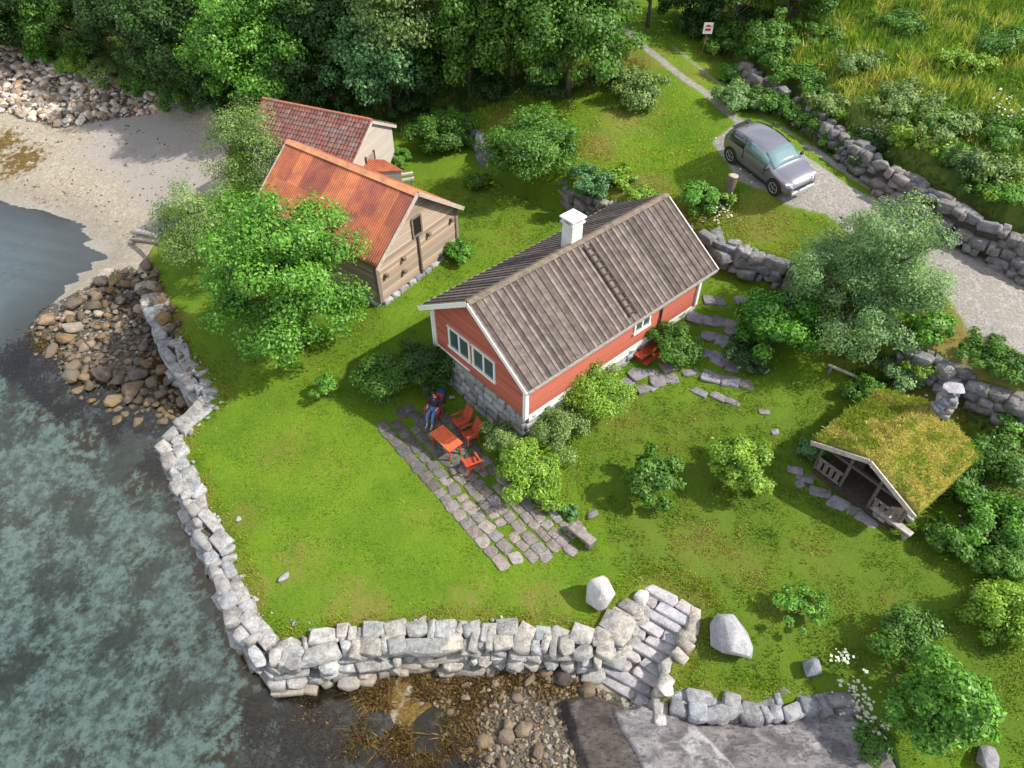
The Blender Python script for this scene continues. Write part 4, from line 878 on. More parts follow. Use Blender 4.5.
for i, (px, py, s_, lb) in enumerate([(218,522,.35,'tiny'),(224,540,.3,'small'),(239,520,.3,'little')]):
    rock(px, py, (s_, s_ * .8, .14), lb + ' pale stone lodged in the grass behind the sea wall', seed=60 + i, col=(.7, .7, .72), lvl=2, cat='stone', name='stone')
sb = thing('stone_bench', 'long pale stone slab bench at the end of the patio', 'bench', tuple(ground_at(581, 540)), math.atan2(-.91, .91))
r1 = RB(); r1.add(rockV(np.random.default_rng(2), (1.25, .42, .16), 3, .98, 0, .01, 3, .003), (0, 0, .42), (1.2, 1.15, 1.1)); r1.build('seat', M['sett'], sb)
for x in (-.42, .42): r1 = RB(); r1.add(rockV(np.random.default_rng(4), (.25, .36, .4), 2, .9, 0, .02), (x, 0, .17), (.8, .8, .8)); r1.build('support', M['sett'], sb)

# ------------------------------------------------------------------ boulders of the rock pile, the shore and the beach
rng = np.random.default_rng(61)
def scatter(polypx, n, smin, smax, label, group, mat, z_off=0, cols=((1, 1, 1),), name='boulder', spacing=.8, flat=.7, seed=0, lvl=3, cat='boulder', pile=0, tones=('brown',)):
    P = GP(polypx); lo, hi = P.min(0), P.max(0); got = []; tries = 0
    while len(got) < n and tries < 9000:
        tries += 1; c = rng.uniform(lo, hi); s_ = smin + (smax - smin) * rng.random() ** 2.2
        if tries > 6000: s_ = smin
        if sdist(P, c[0], c[1]) < 0 or any(math.dist(c, g[:2]) < (s_ + g[2]) / 2 * spacing for g in got): continue
        got.append((c[0], c[1], s_))
    for i, (x, y, s_) in enumerate(got):
        k = cols[rng.integers(len(cols))]; V_, Fs = rockV(rng, (s_ * 1.15, s_ * .9, s_ * flat), lvl, .35, None, .2, 12, .006)
        o = npmesh(name, V_, Fs, M[mat], None, np.tile(np.array([tint(rng, k, .25, .12)]), (len(Fs), 1)), smooth=False)
        o.location = (x, y, gz(x, y) + s_ * flat * .25 + pile * rng.random()); tag(o, ('large ' if s_ > smin + .45 * (smax - smin) else 'small ' if s_ < smin + .12 * (smax - smin) else 'middle-sized ') + label.replace('TONE', tones[cols.index(k)]), cat, group)
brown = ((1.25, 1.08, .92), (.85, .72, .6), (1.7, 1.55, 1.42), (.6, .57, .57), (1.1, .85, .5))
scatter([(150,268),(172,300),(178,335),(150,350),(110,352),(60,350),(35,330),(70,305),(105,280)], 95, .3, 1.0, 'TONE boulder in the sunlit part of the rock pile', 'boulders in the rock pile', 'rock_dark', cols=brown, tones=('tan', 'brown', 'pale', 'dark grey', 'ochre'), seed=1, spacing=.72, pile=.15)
scatter([(60,352),(175,348),(202,385),(196,408),(160,432),(120,425),(80,400)], 70, .35, 1.05, 'TONE wet boulder in the shaded part of the rock pile', 'dark boulders in the rock pile', 'rock_dark', cols=((.6, .56, .6), (.5, .48, .5), (.9, .75, .5)), tones=('grey', 'blackish', 'olive brown'), seed=2, spacing=.74, pile=.05)  # wet stones, darkened further: the tree's shadow is put into their tints
scatter([(440,668),(560,655),(600,688),(590,700),(560,692),(560,760),(470,780),(430,720)], 34, .2, .55, 'TONE stone on the dark shore below the front sea wall', 'weedy stones on the shore', 'rock_dark', cols=((.8, .72, .6), (.5, .45, .42), (1.1, 1, .85)), tones=('brown', 'blackish', 'tan'), name='stone', cat='stone', spacing=1.3)
for i, (px, py, sx, sy, lb, c_) in enumerate([(485,742,.5,.75,'narrow brown boulder, leftmost of four in a row on the shore',(.85,.75,.66)),(507,738,.6,.6,'brown boulder, second from left of four in a row on the shore',(.9,.8,.7)),(524,730,.5,.65,'rounded tan boulder, third of four in a row on the shore',(1.2,1.05,.85)),
      (540,753,.5,.55,'rounded brown boulder nearest the bottom of the shore row',(1.1,.95,.75)),(563,678,.85,.75,'black wet boulder at the foot of the sea wall below the steps',(.28,.26,.27)),(588,690,.8,.6,'brown boulder wedged between the steps and the bedrock',(.8,.7,.55)),
      (530,682,.6,.35,'long brown stone at the foot of the front sea wall',(.85,.75,.6)),(75,330,1.2,1.0,'largest grey boulder at the seaward tip of the rock pile',(1.5,1.5,1.5)),(68,318,.9,.6,'pale triangular boulder on top of the rock pile tip',(2.6,2.3,2.1)),(52,352,1.1,.7,'dark flat boulder at the waterline of the rock pile tip',(.5,.5,.55)),
      (106,278,1.5,.9,'big whitish boulder at the top of the rock pile',(2.3,2.25,2.3)),(150,404,.6,.6,'square orange-brown boulder standing in the shallows',(1.8,1.3,.8)),(134,408,.5,.5,'round yellow-brown boulder in the shallows beside the square one',(1.5,1.1,.5)),
      (143,288,1.1,.8,'white ledge stone where the sea wall begins',(2.2,2.3,2.4)),(150,300,1.0,.8,'bluish white stone at the top of the sea wall',(2.0,2.1,2.3)),(136,243,.7,.45,'pale stone on the dark sand above the rock pile',(2.0,2.0,2.1))]):
    rock(px, py, (sx, sy, min(sx, sy) * .75), lb, 'rock_dark', col=c_, seed=100 + i, lvl=3, sink=.3)
def rockmass(name, label, polypx, n, smin, smax, mat, cols, seed, lvl=1, cat='stones'):
    rng = np.random.default_rng(seed); P = GP(polypx); lo, hi = P.min(0), P.max(0); rb = RB(); X = rng.uniform(lo[0], hi[0], n * 6); Y = rng.uniform(lo[1], hi[1], n * 6); ok = sdist(P, X, Y) > 0; X, Y = X[ok][:n], Y[ok][:n]; Z = height(X, Y)
    for x, y, z in zip(X, Y, Z):
        s_ = smin + (smax - smin) * rng.random() ** 2.5; k = cols[rng.integers(len(cols))]; rb.add(rockV(rng, (s_ * 1.2, s_ * .9, s_ * .7), lvl if s_ < .35 else 2, .3, None, .3, 6, .01), (x, y, z + s_ * .2), tint(rng, k, .25, .1))
    return tag(rb.build(name, M[mat]), label, cat, kind='stuff')
rockmass('beach_stones', 'bank of pale and rusty stones along the top of the beach', [(-60,36),(0,42),(60,62),(150,88),(168,112),(120,116),(60,128),(0,112),(-60,98)], 2300, .12, .75, 'rock_dark', ((3.4, 3.4, 3.6), (2.6, 2.5, 2.5), (2.4, 1.9, 1.5), (1.4, 1.3, 1.25), (4.0, 3.9, 3.8)), 71)
rockmass('shore_pebbles', 'pebbles and cobbles on the dark shore below the front wall', [(430,672),(560,655),(610,700),(640,780),(430,790),(470,740),(430,700)], 1300, .05, .18, 'rock_dark', ((.8, .7, .55), (1.4, 1.2, .9), (.5, .45, .4), (2.2, 2.0, 1.6)), 72)
rockmass('small_stones', 'smaller stones filling the gaps of the rock pile', [(150,262),(178,310),(200,390),(190,420),(150,430),(60,390),(28,345),(70,300),(110,270)], 900, .12, .38, 'rock_dark', ((.55, .5, .45), (.95, .82, .7), (.35, .32, .31)), 73)
rockmass('beach_cobbles', 'loose cobbles scattered over the pale sand', [(0,120),(150,125),(200,180),(140,245),(60,210),(0,190)], 500, .04, .16, 'rock_dark', ((1.0, .85, .6), (2.0, 1.9, 1.7), (.5, .45, .35)), 74)
rockmass('wall_rubble', 'small rubble between the grass and the sea wall stones', [(150,300),(185,355),(222,395),(180,440),(198,490),(232,560),(258,622),(330,636),(420,626),(500,624),(560,630),(610,634),(612,626),(500,614),(330,628),(262,610),(236,555),(204,488),(190,438),(232,396),(190,350),(165,296)], 900, .06, .30, 'rock', ((1.1, 1.1, 1.1), (.8, .78, .75)), 75)

# ------------------------------------------------------------------ foliage
def crown(rng, c, r, ncl, nleaf, leaf, pal, clr=(.20, .34), shell=(.5, 1.0), top=0.0, narrow=.55, droop=0, light=.0):
    """leaf quads spread through clumps that fill an uneven ellipsoid; returns V, F, col. c centre, r radii"""
    c = np.array(c, float); r = np.array(r, float)
    d = rng.normal(size=(ncl, 3)); d /= np.linalg.norm(d, axis=1)[:, None]; d[:, 2] = np.where(d[:, 2] < -.55, -d[:, 2] * .6, d[:, 2])
    rad = rng.uniform(*shell, ncl)[:, None] * (.86 + .30 * vnoise(d[:, 0] * 2 + d[:, 2], d[:, 1] * 2 - d[:, 2], .9, int(nleaf) % 97))[:, None]; cc = c + d * rad * r; cr = rng.uniform(*clr, ncl) * r.mean()
    ctone = rng.uniform(-1, 1, ncl)
    k = rng.choice(ncl, nleaf, p=cr ** 2 / np.sum(cr ** 2)); dd = rng.normal(size=(nleaf, 3)); dd /= np.linalg.norm(dd, axis=1)[:, None]
    rr = cr[k][:, None] * (.25 + .85 * rng.random((nleaf, 1)) ** .6) * np.where(rng.random((nleaf, 1)) < .13, rng.uniform(1.05, 1.45, (nleaf, 1)), 1); P = cc[k] + dd * rr * np.array([1, 1, .72]); P[:, 2] -= droop * rng.random(nleaf) ** 2 * cr[k]
    nrm = dd * .7 + (P - c) / r * .5 + np.array([0, 0, .55]) + rng.normal(0, .45, (nleaf, 3)); nrm /= np.linalg.norm(nrm, axis=1)[:, None]
    a = np.cross(nrm, rng.normal(size=(nleaf, 3))); a /= np.linalg.norm(a, axis=1)[:, None] + 1e-9; b = np.cross(nrm, a)
    L = leaf * rng.uniform(.6, 1.35, nleaf)[:, None] / 2; Wd = L * narrow
    V_ = np.stack([P - a * L, P + b * Wd - a * L * .1, P + a * L, P - b * Wd - a * L * .1], 1).reshape(-1, 3)
    t = np.clip(.5 + ctone[k] * .32 + rng.normal(0, .22, nleaf), 0, 1)[:, None]; p0_, p1_ = np.array(pal[0]), np.array(pal[1]); col = p0_ + (p1_ - p0_) * t; col = col * rng.uniform(.6, 1.35, (nleaf, 1))
    if len(pal) > 2: q = rng.random(nleaf) < .10; col[q] = np.array(pal[2]) * rng.uniform(.7, 1.2, (q.sum(), 1))
    return V_, np.arange(nleaf * 4).reshape(-1, 4), col, cc
def centre_to_ground(px, py, hc):
    z = 1.0
    for _ in range(12): p = at(px, py, z + hc); z = z + .7 * (gz(p[0], p[1]) - z)
    p = at(px, py, z + hc); return np.array([p[0], p[1], gz(p[0], p[1])])
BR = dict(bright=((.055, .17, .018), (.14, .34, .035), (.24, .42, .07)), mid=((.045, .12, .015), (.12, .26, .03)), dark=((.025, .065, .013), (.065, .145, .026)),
          yell=((.11, .23, .022), (.27, .42, .045)), grey=((.10, .20, .065), (.25, .39, .15)), blue=((.055, .15, .05), (.15, .31, .11)), olive=((.10, .18, .045), (.24, .34, .10)), shiny=((.03, .12, .015), (.12, .31, .022)))
def plant(name, label, px, py, rx, hc, rz, pal, n, leaf, seed, cat='shrub', ncl=26, group=None, trunk=.0, ry=None, limbs=6, clr=(.2, .36), shell=(.45, .95), narrow=.55, at_=None, sparse=False, lean=(0, 0)):
    """px,py: crown centre in the photograph; hc: crown centre height above ground; rx,rz radii in metres"""
    rng = np.random.default_rng(seed); g = np.array(at_, float) if at_ is not None else centre_to_ground(px, py, hc)
    t = thing(name, label, cat, tuple(g), 0, group)
    V_, Fs, col, cc = crown(rng, (0, 0, hc), (rx, ry or rx, rz), int(ncl * 1.25), int(n * 1.4), leaf * .88, BR[pal], clr, shell, narrow=narrow)
    keep = V_.reshape(-1, 4, 3)[:, :, 2].min(1) > -.15; V_ = V_.reshape(-1, 4, 3)[keep].reshape(-1, 3); Fs = np.arange(len(V_)).reshape(-1, 4); col = col[keep]
    npmesh('crown', V_, Fs, M['leaf'], t, col)
    mb = MB(); base = np.array([lean[0], lean[1], 0.])
    tr0 = trunk or .035 * rx + .015
    if trunk:
        tp = np.array([0, 0, hc + .2 * rz]); mb.tube([base + [0, 0, -.3], base * .7 + tp * .3, tp], [tr0 * 1.15, tr0 * .85, tr0 * .25], 9); st_ = tp * .45 + base * .5
    else: st_ = np.array([0, 0, 0.])
    for i in rng.choice(len(cc), min(limbs, len(cc)), replace=False):
        e = cc[i]; s0 = st_ * rng.uniform(.6, 1.4) if trunk else rng.normal(0, .06, 3) * [1, 1, 0] + [0, 0, -.1]; m_ = (s0 + e) / 2 + rng.normal(0, .08 * rx, 3) - [0, 0, .05 * rz]
        mb.tube([s0, m_, e], [tr0 * .55, tr0 * .35, tr0 * .12], 6)
    mb.build('trunk' if trunk else 'stems', M['bark'], t, smooth=True); return t

# trees and shrubs in the garden
plant('ash_tree', 'large bright green broadleaf tree on the lawn beside the log barn', 282, 281, 3.3, 3.9, 4.6, 'bright', 34000, .18, 201, 'tree', 100, trunk=.20, limbs=16, clr=(.13, .25), shell=(.35, 1.02))
plant('willow_tree', 'smaller olive-green willow between the rock pile and the bright green tree', 200, 232, 2.3, 2.6, 2.7, 'olive', 17000, .14, 202, 'tree', 45, trunk=.1, limbs=10, clr=(.18, .32), narrow=.4)
plant('birch_tree', 'thin pale birch in front of the rusty roof, left of the log barn', 250, 155, 2.3, 3.4, 3.1, 'olive', 10500, .14, 203, 'tree', 40, trunk=.08, limbs=14, clr=(.18, .34), narrow=.45)
plant('sapling', 'small bright green sapling on the lawn below the large tree', 325, 386, .62, .7, .62, 'bright', 1500, .13, 204, 'shrub', 14)
plant('hedge', 'wide dark green bush against the foundation beside the patio', 386, 377, 1.55, .9, 1.1, 'mid', 13000, .13, 205, 'bush', 40)
plant('hedge', 'dark bush filling the corner between hedge and stone foundation', 426, 366, 1.35, 1.0, 1.25, 'dark', 9000, .12, 206, 'bush', 32)
plant('berry_bush', 'dark green bush beside the tiled barn, left of the short mossy wall', 440, 134, 2.2, 1.0, 1.2, 'mid', 12000, .16, 207, 'bush', 36, ry=1.2)
plant('clipped_bush', 'small round clipped bright bush at the corner of the tiled barn', 399, 158, .78, .6, .66, 'bright', 5000, .08, 208, 'bush', 60, clr=(.16, .2), shell=(.75, .85))
plant('elder_bush', 'large pale green bush in front of the short mossy retaining wall', 532, 163, 2.6, 1.5, 1.8, 'mid', 17000, .17, 209, 'bush', 45)
plant('rose_bush', 'yellow-green bush against the garden wall of the red house', 596, 392, 1.7, .85, 1.15, 'yell', 15000, .11, 210, 'bush', 42)
plant('rose_bush', 'olive bush below the front corner post of the red house', 562, 430, 1.35, .75, .95, 'olive', 9000, .10, 211, 'bush', 30)
plant('rose_bush', 'bright leafy bush at the edge of the patio, beside the lone red chair', 526, 468, 1.35, .85, 1.1, 'yell', 10500, .13, 212, 'bush', 30)
plant('rose_bush', 'greyish thin bush between the foundation corner and the bright patio bush', 503, 438, .95, .6, .8, 'olive', 5000, .10, 213, 'bush', 22)
plant('leafy_plant', 'low bushy plant at the lower tip of the bright patio bush', 548, 497, .8, .4, .5, 'yell', 3000, .11, 214, 'plant', 14)
plant('leafy_plant', 'small dark green plant next to the stone slab bench', 571, 512, .33, .25, .3, 'blue', 700, .13, 215, 'plant', 9)
plant('fruit_bush', 'dark-leaved bush on the lawn, left of the two lawn bushes', 650, 480, 1.2, 1.0, 1.1, 'mid', 6500, .15, 216, 'shrub', 30, clr=(.16, .28), shell=(.4, 1.05), narrow=.6)
plant('fruit_bush', 'upright yellow-green bush on the lawn, right of the two lawn bushes', 741, 464, 1.4, 1.05, 1.15, 'yell', 10000, .13, 217, 'shrub', 42, clr=(.16, .26), shell=(.4, 1.05))
plant('young_tree', 'sparse bright sapling in the grass right of the pale grey boulder', 800, 606, 1.0, .5, .55, 'bright', 1900, .13, 218, 'shrub', 16, clr=(.14, .26), shell=(.4, 1.1))
plant('leafy_shrub', 'dark green shrub beside the red doorstep', 675, 343, 1.15, .65, .8, 'mid', 6000, .15, 219, 'shrub', 26, narrow=.4)
plant('leafy_shrub', 'bright shrub above the retaining wall behind the house ridge', 699, 198, 1.05, .7, .95, 'bright', 4500, .16, 220, 'shrub', 22)
plant('leafy_shrub', 'small bright shrub beside the wooden stump', 727, 200, .6, .35, .4, 'yell', 1000, .14, 221, 'shrub', 10)
plant('laurel_bush', 'dense glossy dark bush between the flagstones and the willow', 776, 326, 1.85, 1.5, 1.75, 'shiny', 15000, .17, 222, 'bush', 60, clr=(.16, .26), narrow=.65)
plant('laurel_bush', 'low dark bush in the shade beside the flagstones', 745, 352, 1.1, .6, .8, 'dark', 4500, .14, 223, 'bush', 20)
plant('large_willow', 'tall grey-green willow between the garden and the gravel road', 862, 284, 2.95, 3.1, 3.5, 'grey', 42000, .15, 224, 'tree', 110, trunk=.16, limbs=18, clr=(.12, .24), shell=(.3, 1.08), narrow=.4)
plant('leafy_shrub', 'dark shrub at the left corner of the turf hut', 812, 450, .6, .45, .55, 'blue', 2000, .12, 225, 'shrub', 18)
plant('leafy_shrub', 'green leafy clump behind the turf hut, below the willow', 915, 358, 1.0, .5, .7, 'bright', 2400, .18, 226, 'shrub', 20)
plant('leafy_shrub', 'mixed bush on the bank right of the hut chimney', 990, 398, 1.0, .5, .6, 'mid', 2600, .15, 227, 'shrub', 20)
plant('leafy_shrub', 'bright bush at the right edge above the turf hut', 1022, 392, .8, .5, .7, 'yell', 2200, .15, 228, 'shrub', 16)
plant('hydrangea', 'rounded yellow-green bush with pinkish tips at the right edge of the lawn', 1005, 614, 1.25, .75, .95, 'yell', 9000, .12, 229, 'bush', 34)
plant('leafy_shrub', 'dark thin shrub directly above the leafy tree in the bottom right corner', 908, 634, 1.15, .6, .85, 'mid', 5000, .13, 230, 'shrub', 24)
plant('rowan_tree', 'bright green leafy tree in the bottom right corner of the lawn', 942, 708, 1.45, 1.5, 1.75, 'bright', 17000, .17, 231, 'tree', 60, trunk=.09, limbs=10, clr=(.15, .26), shell=(.35, 1.0))
plant('leafy_shrub', 'low shrub among white flowers at the bottom edge', 870, 742, .8, .3, .4, 'mid', 3000, .12, 232, 'shrub', 22)
for i, (px, py, r_, pl_, lb) in enumerate([(735,97,1.0,'grey','pale silvery bush at the roadside below the sign'),(760,100,.9,'mid','green bush at the upper end of the roadside rubble wall'),(735,72,.8,'bright','small bright bush between the sign and the rubble wall'),(790,108,.9,'mid','green bush growing from the upper roadside wall'),
      (822,118,1.1,'mid','dark bush over the middle of the roadside wall, above the car'),(838,140,.8,'bright','bright tuft on the roadside wall, right of the car'),(866,150,1.2,'dark','dark low bush before the roadside wall, right of the car'),(892,158,.8,'yell','yellowish bush on top of the roadside wall'),
      (915,190,.9,'mid','green bush at the foot of the wall above the willow top'),(950,196,.9,'dark','dark bush in the lower roadside wall'),(985,222,.7,'mid','small bush in the rubble near the right edge'),(448,118,1.0,'bright','bright bush behind the dark bush by the tiled barn'),
      (460,252,.65,'bright','clump of tall grass and leaves at the barn gable corner'),(590,186,1.0,'blue','bush overhanging the middle retaining wall'),(640,196,.8,'yell','yellowish shrub on the retaining wall behind the house'),(480,182,.7,'mid','low shrub at the left foot of the large pale bush'),
      (865,392,.9,'mid','leafy bush behind the left side of the turf roof'),(895,372,.9,'grey','greyish bush touching the back of the turf roof'),(960,480,1.0,'mid','green bush at the right eave of the turf hut'),(1000,455,1.1,'mid','bush on the slope right of the turf roof'),
      (1000,520,1.1,'bright','bright weeds patch at the right edge beside the hut'),(950,540,.8,'mid','weedy clump below the right eave of the hut'),(1010,560,.9,'mid','weedy clump at the right edge above the rounded bush')]):
    plant('wild_bush', lb, px, py, r_ * 1.3, r_ * .55, r_ * .7, pl_, int(4200 * r_), .15, 300 + i, 'bush', 20, group=None, clr=(.2, .34))
for i, (px, py, r_, pl_, lb) in enumerate([(800,70,1.3,'mid','dark green weed clump low in the meadow, above the upper rubble wall'),(835,92,1.1,'olive','straw-coloured weed clump beside the upper rubble wall'),(770,50,1.3,'mid','fern clump at the upper left corner of the meadow'),(860,60,1.2,'olive','olive shrub in the middle of the upper meadow'),
      (905,95,1.4,'olive','olive shrub in the centre of the meadow'),(960,60,1.2,'yell','yellow-green shrub in the upper right meadow'),(1005,40,1.4,'mid','green shrub at the upper right edge of the meadow'),(900,20,1.3,'mid','green shrub at the top of the meadow'),(945,120,1.3,'grey','pale flowering shrub in the lower meadow'),
      (885,136,1.2,'grey','pale flowering shrub above the roadside wall'),(1010,130,1.4,'mid','green shrub at the right edge of the meadow'),(985,165,1.3,'olive','olive shrub above the lower roadside wall'),(820,30,1.3,'dark','dark shrub near the top of the meadow'),(860,118,1.,'bright','bright shrub on the crest of the roadside wall'),(930,160,1.1,'mid','green shrub on the crest right of the willow top'),(1015,190,1.,'yell','yellowish shrub on the crest at the right edge'),
      (620,178,.8,'yell','low yellowish shrub on the bank behind the house'),(795,92,.8,'mid','small green shrub between stones of the upper rubble wall'),(832,124,.8,'yell','small yellow-green shrub over the upper rubble wall end'),(945,190,.9,'bright','bright shrub spilling over the lower roadside wall'),(965,215,.8,'mid','green shrub at the foot of the lower roadside wall'),(1005,225,.9,'bright','bright shrub over the rubble near the right edge'),(925,180,.8,'yell','yellow-green shrub in the lower roadside wall'),(760,72,.8,'dark','dark shrub at the start of the upper rubble wall'),(972,378,.9,'mid','green shrub hanging over the bank behind the hut chimney'),(1012,420,.9,'bright','bright shrub in front of the bank at the right edge'),(935,350,.8,'yell','yellow-green shrub at the left end of the bank behind the hut'),(905,182,1.0,'mid','green shrub covering the roadside wall above the road'),(868,160,1.0,'mid','green shrub in a gap of the roadside wall'),(815,108,.9,'bright','bright shrub in a gap of the upper roadside wall')]):
    plant('wild_bush', lb, px, py, r_ * 1.35, r_ * .22, r_ * .34, {'dark': 'mid', 'mid': 'mid', 'grey': 'olive'}.get(pl_, pl_), int(2600 * r_), .17, 700 + i, 'bush', 26, clr=(.14, .34), shell=(.3, 1.1))
# the wood behind
FT = [(257,48,4.0,5.0,4.3,'bright','tall bright yellow-green tree at the front of the wood, left of the middle'),(385,58,3.3,4.2,3.6,'blue','blue-green tree overhanging the tiled barn'),(398,4,3.0,7.5,3.2,'olive','pale birch crown at the top edge behind the blue-green tree'),
  (468,40,3.3,4.5,3.6,'mid','mid green tree right of the blue-green tree'),(512,14,3.2,6,3.6,'mid','green tree at the top edge behind the road verge'),(572,40,3.7,4.6,4.0,'mid','broad leafy tree at the right end of the wood, beside the track'),
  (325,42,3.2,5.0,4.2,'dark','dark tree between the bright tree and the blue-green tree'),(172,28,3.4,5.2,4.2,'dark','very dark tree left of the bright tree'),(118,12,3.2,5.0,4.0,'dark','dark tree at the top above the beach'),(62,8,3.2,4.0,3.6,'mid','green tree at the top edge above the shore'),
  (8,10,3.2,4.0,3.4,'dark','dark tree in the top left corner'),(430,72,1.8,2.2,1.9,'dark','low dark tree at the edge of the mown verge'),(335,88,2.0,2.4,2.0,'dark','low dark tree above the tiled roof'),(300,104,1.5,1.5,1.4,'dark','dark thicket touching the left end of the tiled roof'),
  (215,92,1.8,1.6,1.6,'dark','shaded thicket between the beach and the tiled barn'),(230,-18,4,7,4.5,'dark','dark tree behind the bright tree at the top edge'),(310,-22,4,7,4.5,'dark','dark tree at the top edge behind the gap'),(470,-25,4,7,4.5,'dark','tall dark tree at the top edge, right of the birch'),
  (560,-30,4,7,4.5,'mid','green tree at the top edge left of the track'),(150,-25,4,7,4.5,'dark','tall dark tree at the top edge above the cobble bank'),(60,-30,4,7,4.5,'dark','tall dark tree at the top left edge'),(-40,10,4,5,4.5,'dark','dark tree beyond the left edge of the view'),
  (692,0,2.0,1.8,2.2,'dark','dark tree at the top edge behind the sign'),(738,2,2.2,1.9,2.2,'dark','dark tree at the top edge right of the sign'),(795,-8,2.4,1.9,2.2,'mid','tree at the top edge above the meadow'),(655,-34,2.6,4,3,'dark','dark tree at the far end of the track'),(850,-40,2.6,2.5,2.6,'mid','tree beyond the top of the meadow')]
for i, (px, py, r_, hc, rz_, pl_, lb) in enumerate(FT):
    vis = py > -10
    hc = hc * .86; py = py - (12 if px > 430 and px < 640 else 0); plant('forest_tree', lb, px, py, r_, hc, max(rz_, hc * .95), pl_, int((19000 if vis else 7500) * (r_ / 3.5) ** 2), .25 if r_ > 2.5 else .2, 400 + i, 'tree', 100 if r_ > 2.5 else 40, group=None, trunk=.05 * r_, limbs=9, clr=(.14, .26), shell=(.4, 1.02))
for i, (px, py, r_, pl_, lb) in enumerate([(40,52,1.2,'bright','bright shore bush above the cobble bank at the left'),(75,62,1.3,'yell','yellowish shore bush above the cobble bank'),(110,72,1.4,'olive','olive shore bush near the middle of the cobble bank'),(140,84,1.2,'mid','green bush at the right end of the cobble bank'),
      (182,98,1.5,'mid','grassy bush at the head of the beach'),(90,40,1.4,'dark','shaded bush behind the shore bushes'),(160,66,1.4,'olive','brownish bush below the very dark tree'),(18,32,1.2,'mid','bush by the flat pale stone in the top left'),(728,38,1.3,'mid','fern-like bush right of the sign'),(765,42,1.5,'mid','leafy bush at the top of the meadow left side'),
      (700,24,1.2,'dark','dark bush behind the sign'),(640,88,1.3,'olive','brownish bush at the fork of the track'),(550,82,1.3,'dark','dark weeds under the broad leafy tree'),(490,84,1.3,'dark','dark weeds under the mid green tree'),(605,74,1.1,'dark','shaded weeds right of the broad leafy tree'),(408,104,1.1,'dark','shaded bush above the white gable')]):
    plant('wild_bush', lb, px, py, r_ * 1.25, r_ * .5, r_ * .7, pl_, int(3200 * r_), .19, 500 + i, 'bush', 20, clr=(.2, .36))

# ------------------------------------------------------------------ grasses
def sample(mask, n, rng, box):
    out = []; k = 0
    while k < n:
        x = rng.uniform(box[0], box[1], n * 2); y = rng.uniform(box[2], box[3], n * 2); i = np.clip(np.searchsorted(gx, x), 0, nx - 1); j = np.clip(np.searchsorted(gy, y), 0, ny - 1)
        ok = rng.random(n * 2) < mask[j, i]; 
        if not ok.any(): break
        out.append(np.stack([x[ok], y[ok]], 1)); k += ok.sum()
        if len(out) > 30: break
    return np.vstack(out)[:n]
def zat(P):
    i = np.clip(np.searchsorted(gx, P[:, 0]), 1, nx - 1); j = np.clip(np.searchsorted(gy, P[:, 1]), 1, ny - 1); fx = (P[:, 0] - gx[i - 1]) / (gx[i] - gx[i - 1]); fy = (P[:, 1] - gy[j - 1]) / (gy[j] - gy[j - 1])
    return (GZ[j-1, i-1] * (1 - fx) + GZ[j-1, i] * fx) * (1 - fy) + (GZ[j, i-1] * (1 - fx) + GZ[j, i] * fx) * fy
def grass(name, label, mask, n, box, h, wd, pals, seed, lean=.5, ns=1.6):
    rng = np.random.default_rng(seed); P = sample(mask, n, rng, box); z = zat(P); nn = fbm(P[:, 0], P[:, 1], ns, seed); n2 = vnoise(P[:, 0], P[:, 1], ns * .35, seed + 9)
    t = np.clip((nn - .5) * 3.2 + .5 + (n2 - .5) * .8 + rng.normal(0, .14, len(P)), 0, .999) * (len(pals) - 1); i = t.astype(int); f = (t - i)[:, None]; A = np.array(pals); col = (A[i] * (1 - f) + A[i + 1] * f) * rng.uniform(.7, 1.3, (len(P), 1))
    gi = np.clip(np.searchsorted(gx, P[:, 0]), 0, nx - 1); gj = np.clip(np.searchsorted(gy, P[:, 1]), 0, ny - 1); dd = dry[gj, gi] + .9 * (fbm(P[:, 0], P[:, 1], .8, 5) - .5) + .25 * (fbm(P[:, 0], P[:, 1], 3.5, 15) - .5); dd = (sm(dd, .04, .55) * .8)[:, None]
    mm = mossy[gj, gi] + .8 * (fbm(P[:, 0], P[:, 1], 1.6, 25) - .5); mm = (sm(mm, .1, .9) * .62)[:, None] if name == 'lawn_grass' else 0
    col = col * (1 - mm) + np.array([[.075, .145, .012]]) * rng.uniform(.6, 1.4, (len(P), 1)) * mm  # lawn blades turn darker olive in the same areas
    col = col * (1 - dd) + np.array([[.36, .29, .075]]) * rng.uniform(.6, 1.25, (len(P), 1)) * dd
    hh = rng.uniform(*h, len(P)) * (.55 + .9 * n2)
    return blades(name, np.c_[P, z - .02], hh, rng.uniform(*wd, len(P)), col, M['grass'], rng, lean, label=label)
mk = np.clip((dm - .3), 0, 1)
GY_ = GY
grass('meadow_grass', 'tall straw and green meadow grass on the slope above the road', mk, 90000, (8, 40, 26, 62), (.25, .75), (.03, .08), [(.10, .20, .02), (.19, .31, .03), (.31, .38, .05), (.44, .42, .13), (.24, .33, .04), (.12, .22, .025)], 601, .6, 2.6)
mt = np.where((tall > .5) & (dm < .3) & (dl > .2), 1.0, 0)
grass('undergrowth', 'rough grass and weeds under the trees and beside the hut', mt, 60000, (-34, 24, 10, 60), (.12, .45), (.03, .07), [(.045, .10, .016), (.09, .18, .022), (.17, .24, .03), (.20, .18, .06), (.07, .13, .02)], 602, .6, 1.8)
mu = np.where((du > .1) & (dm < -.2) & (gravel < .35) & (tall < .5), 1., 0) * np.clip(1.1 - du / 9, .15, 1)
grass('bank_grass', 'uncut grass on the bank between the garden and the road', mu, 38000, (-12, 26, 22, 52), (.04, .15), (.02, .05), [(.16, .33, .014), (.27, .44, .018), (.36, .44, .035), (.44, .37, .09), (.22, .38, .02)], 603, .8, 1.8)
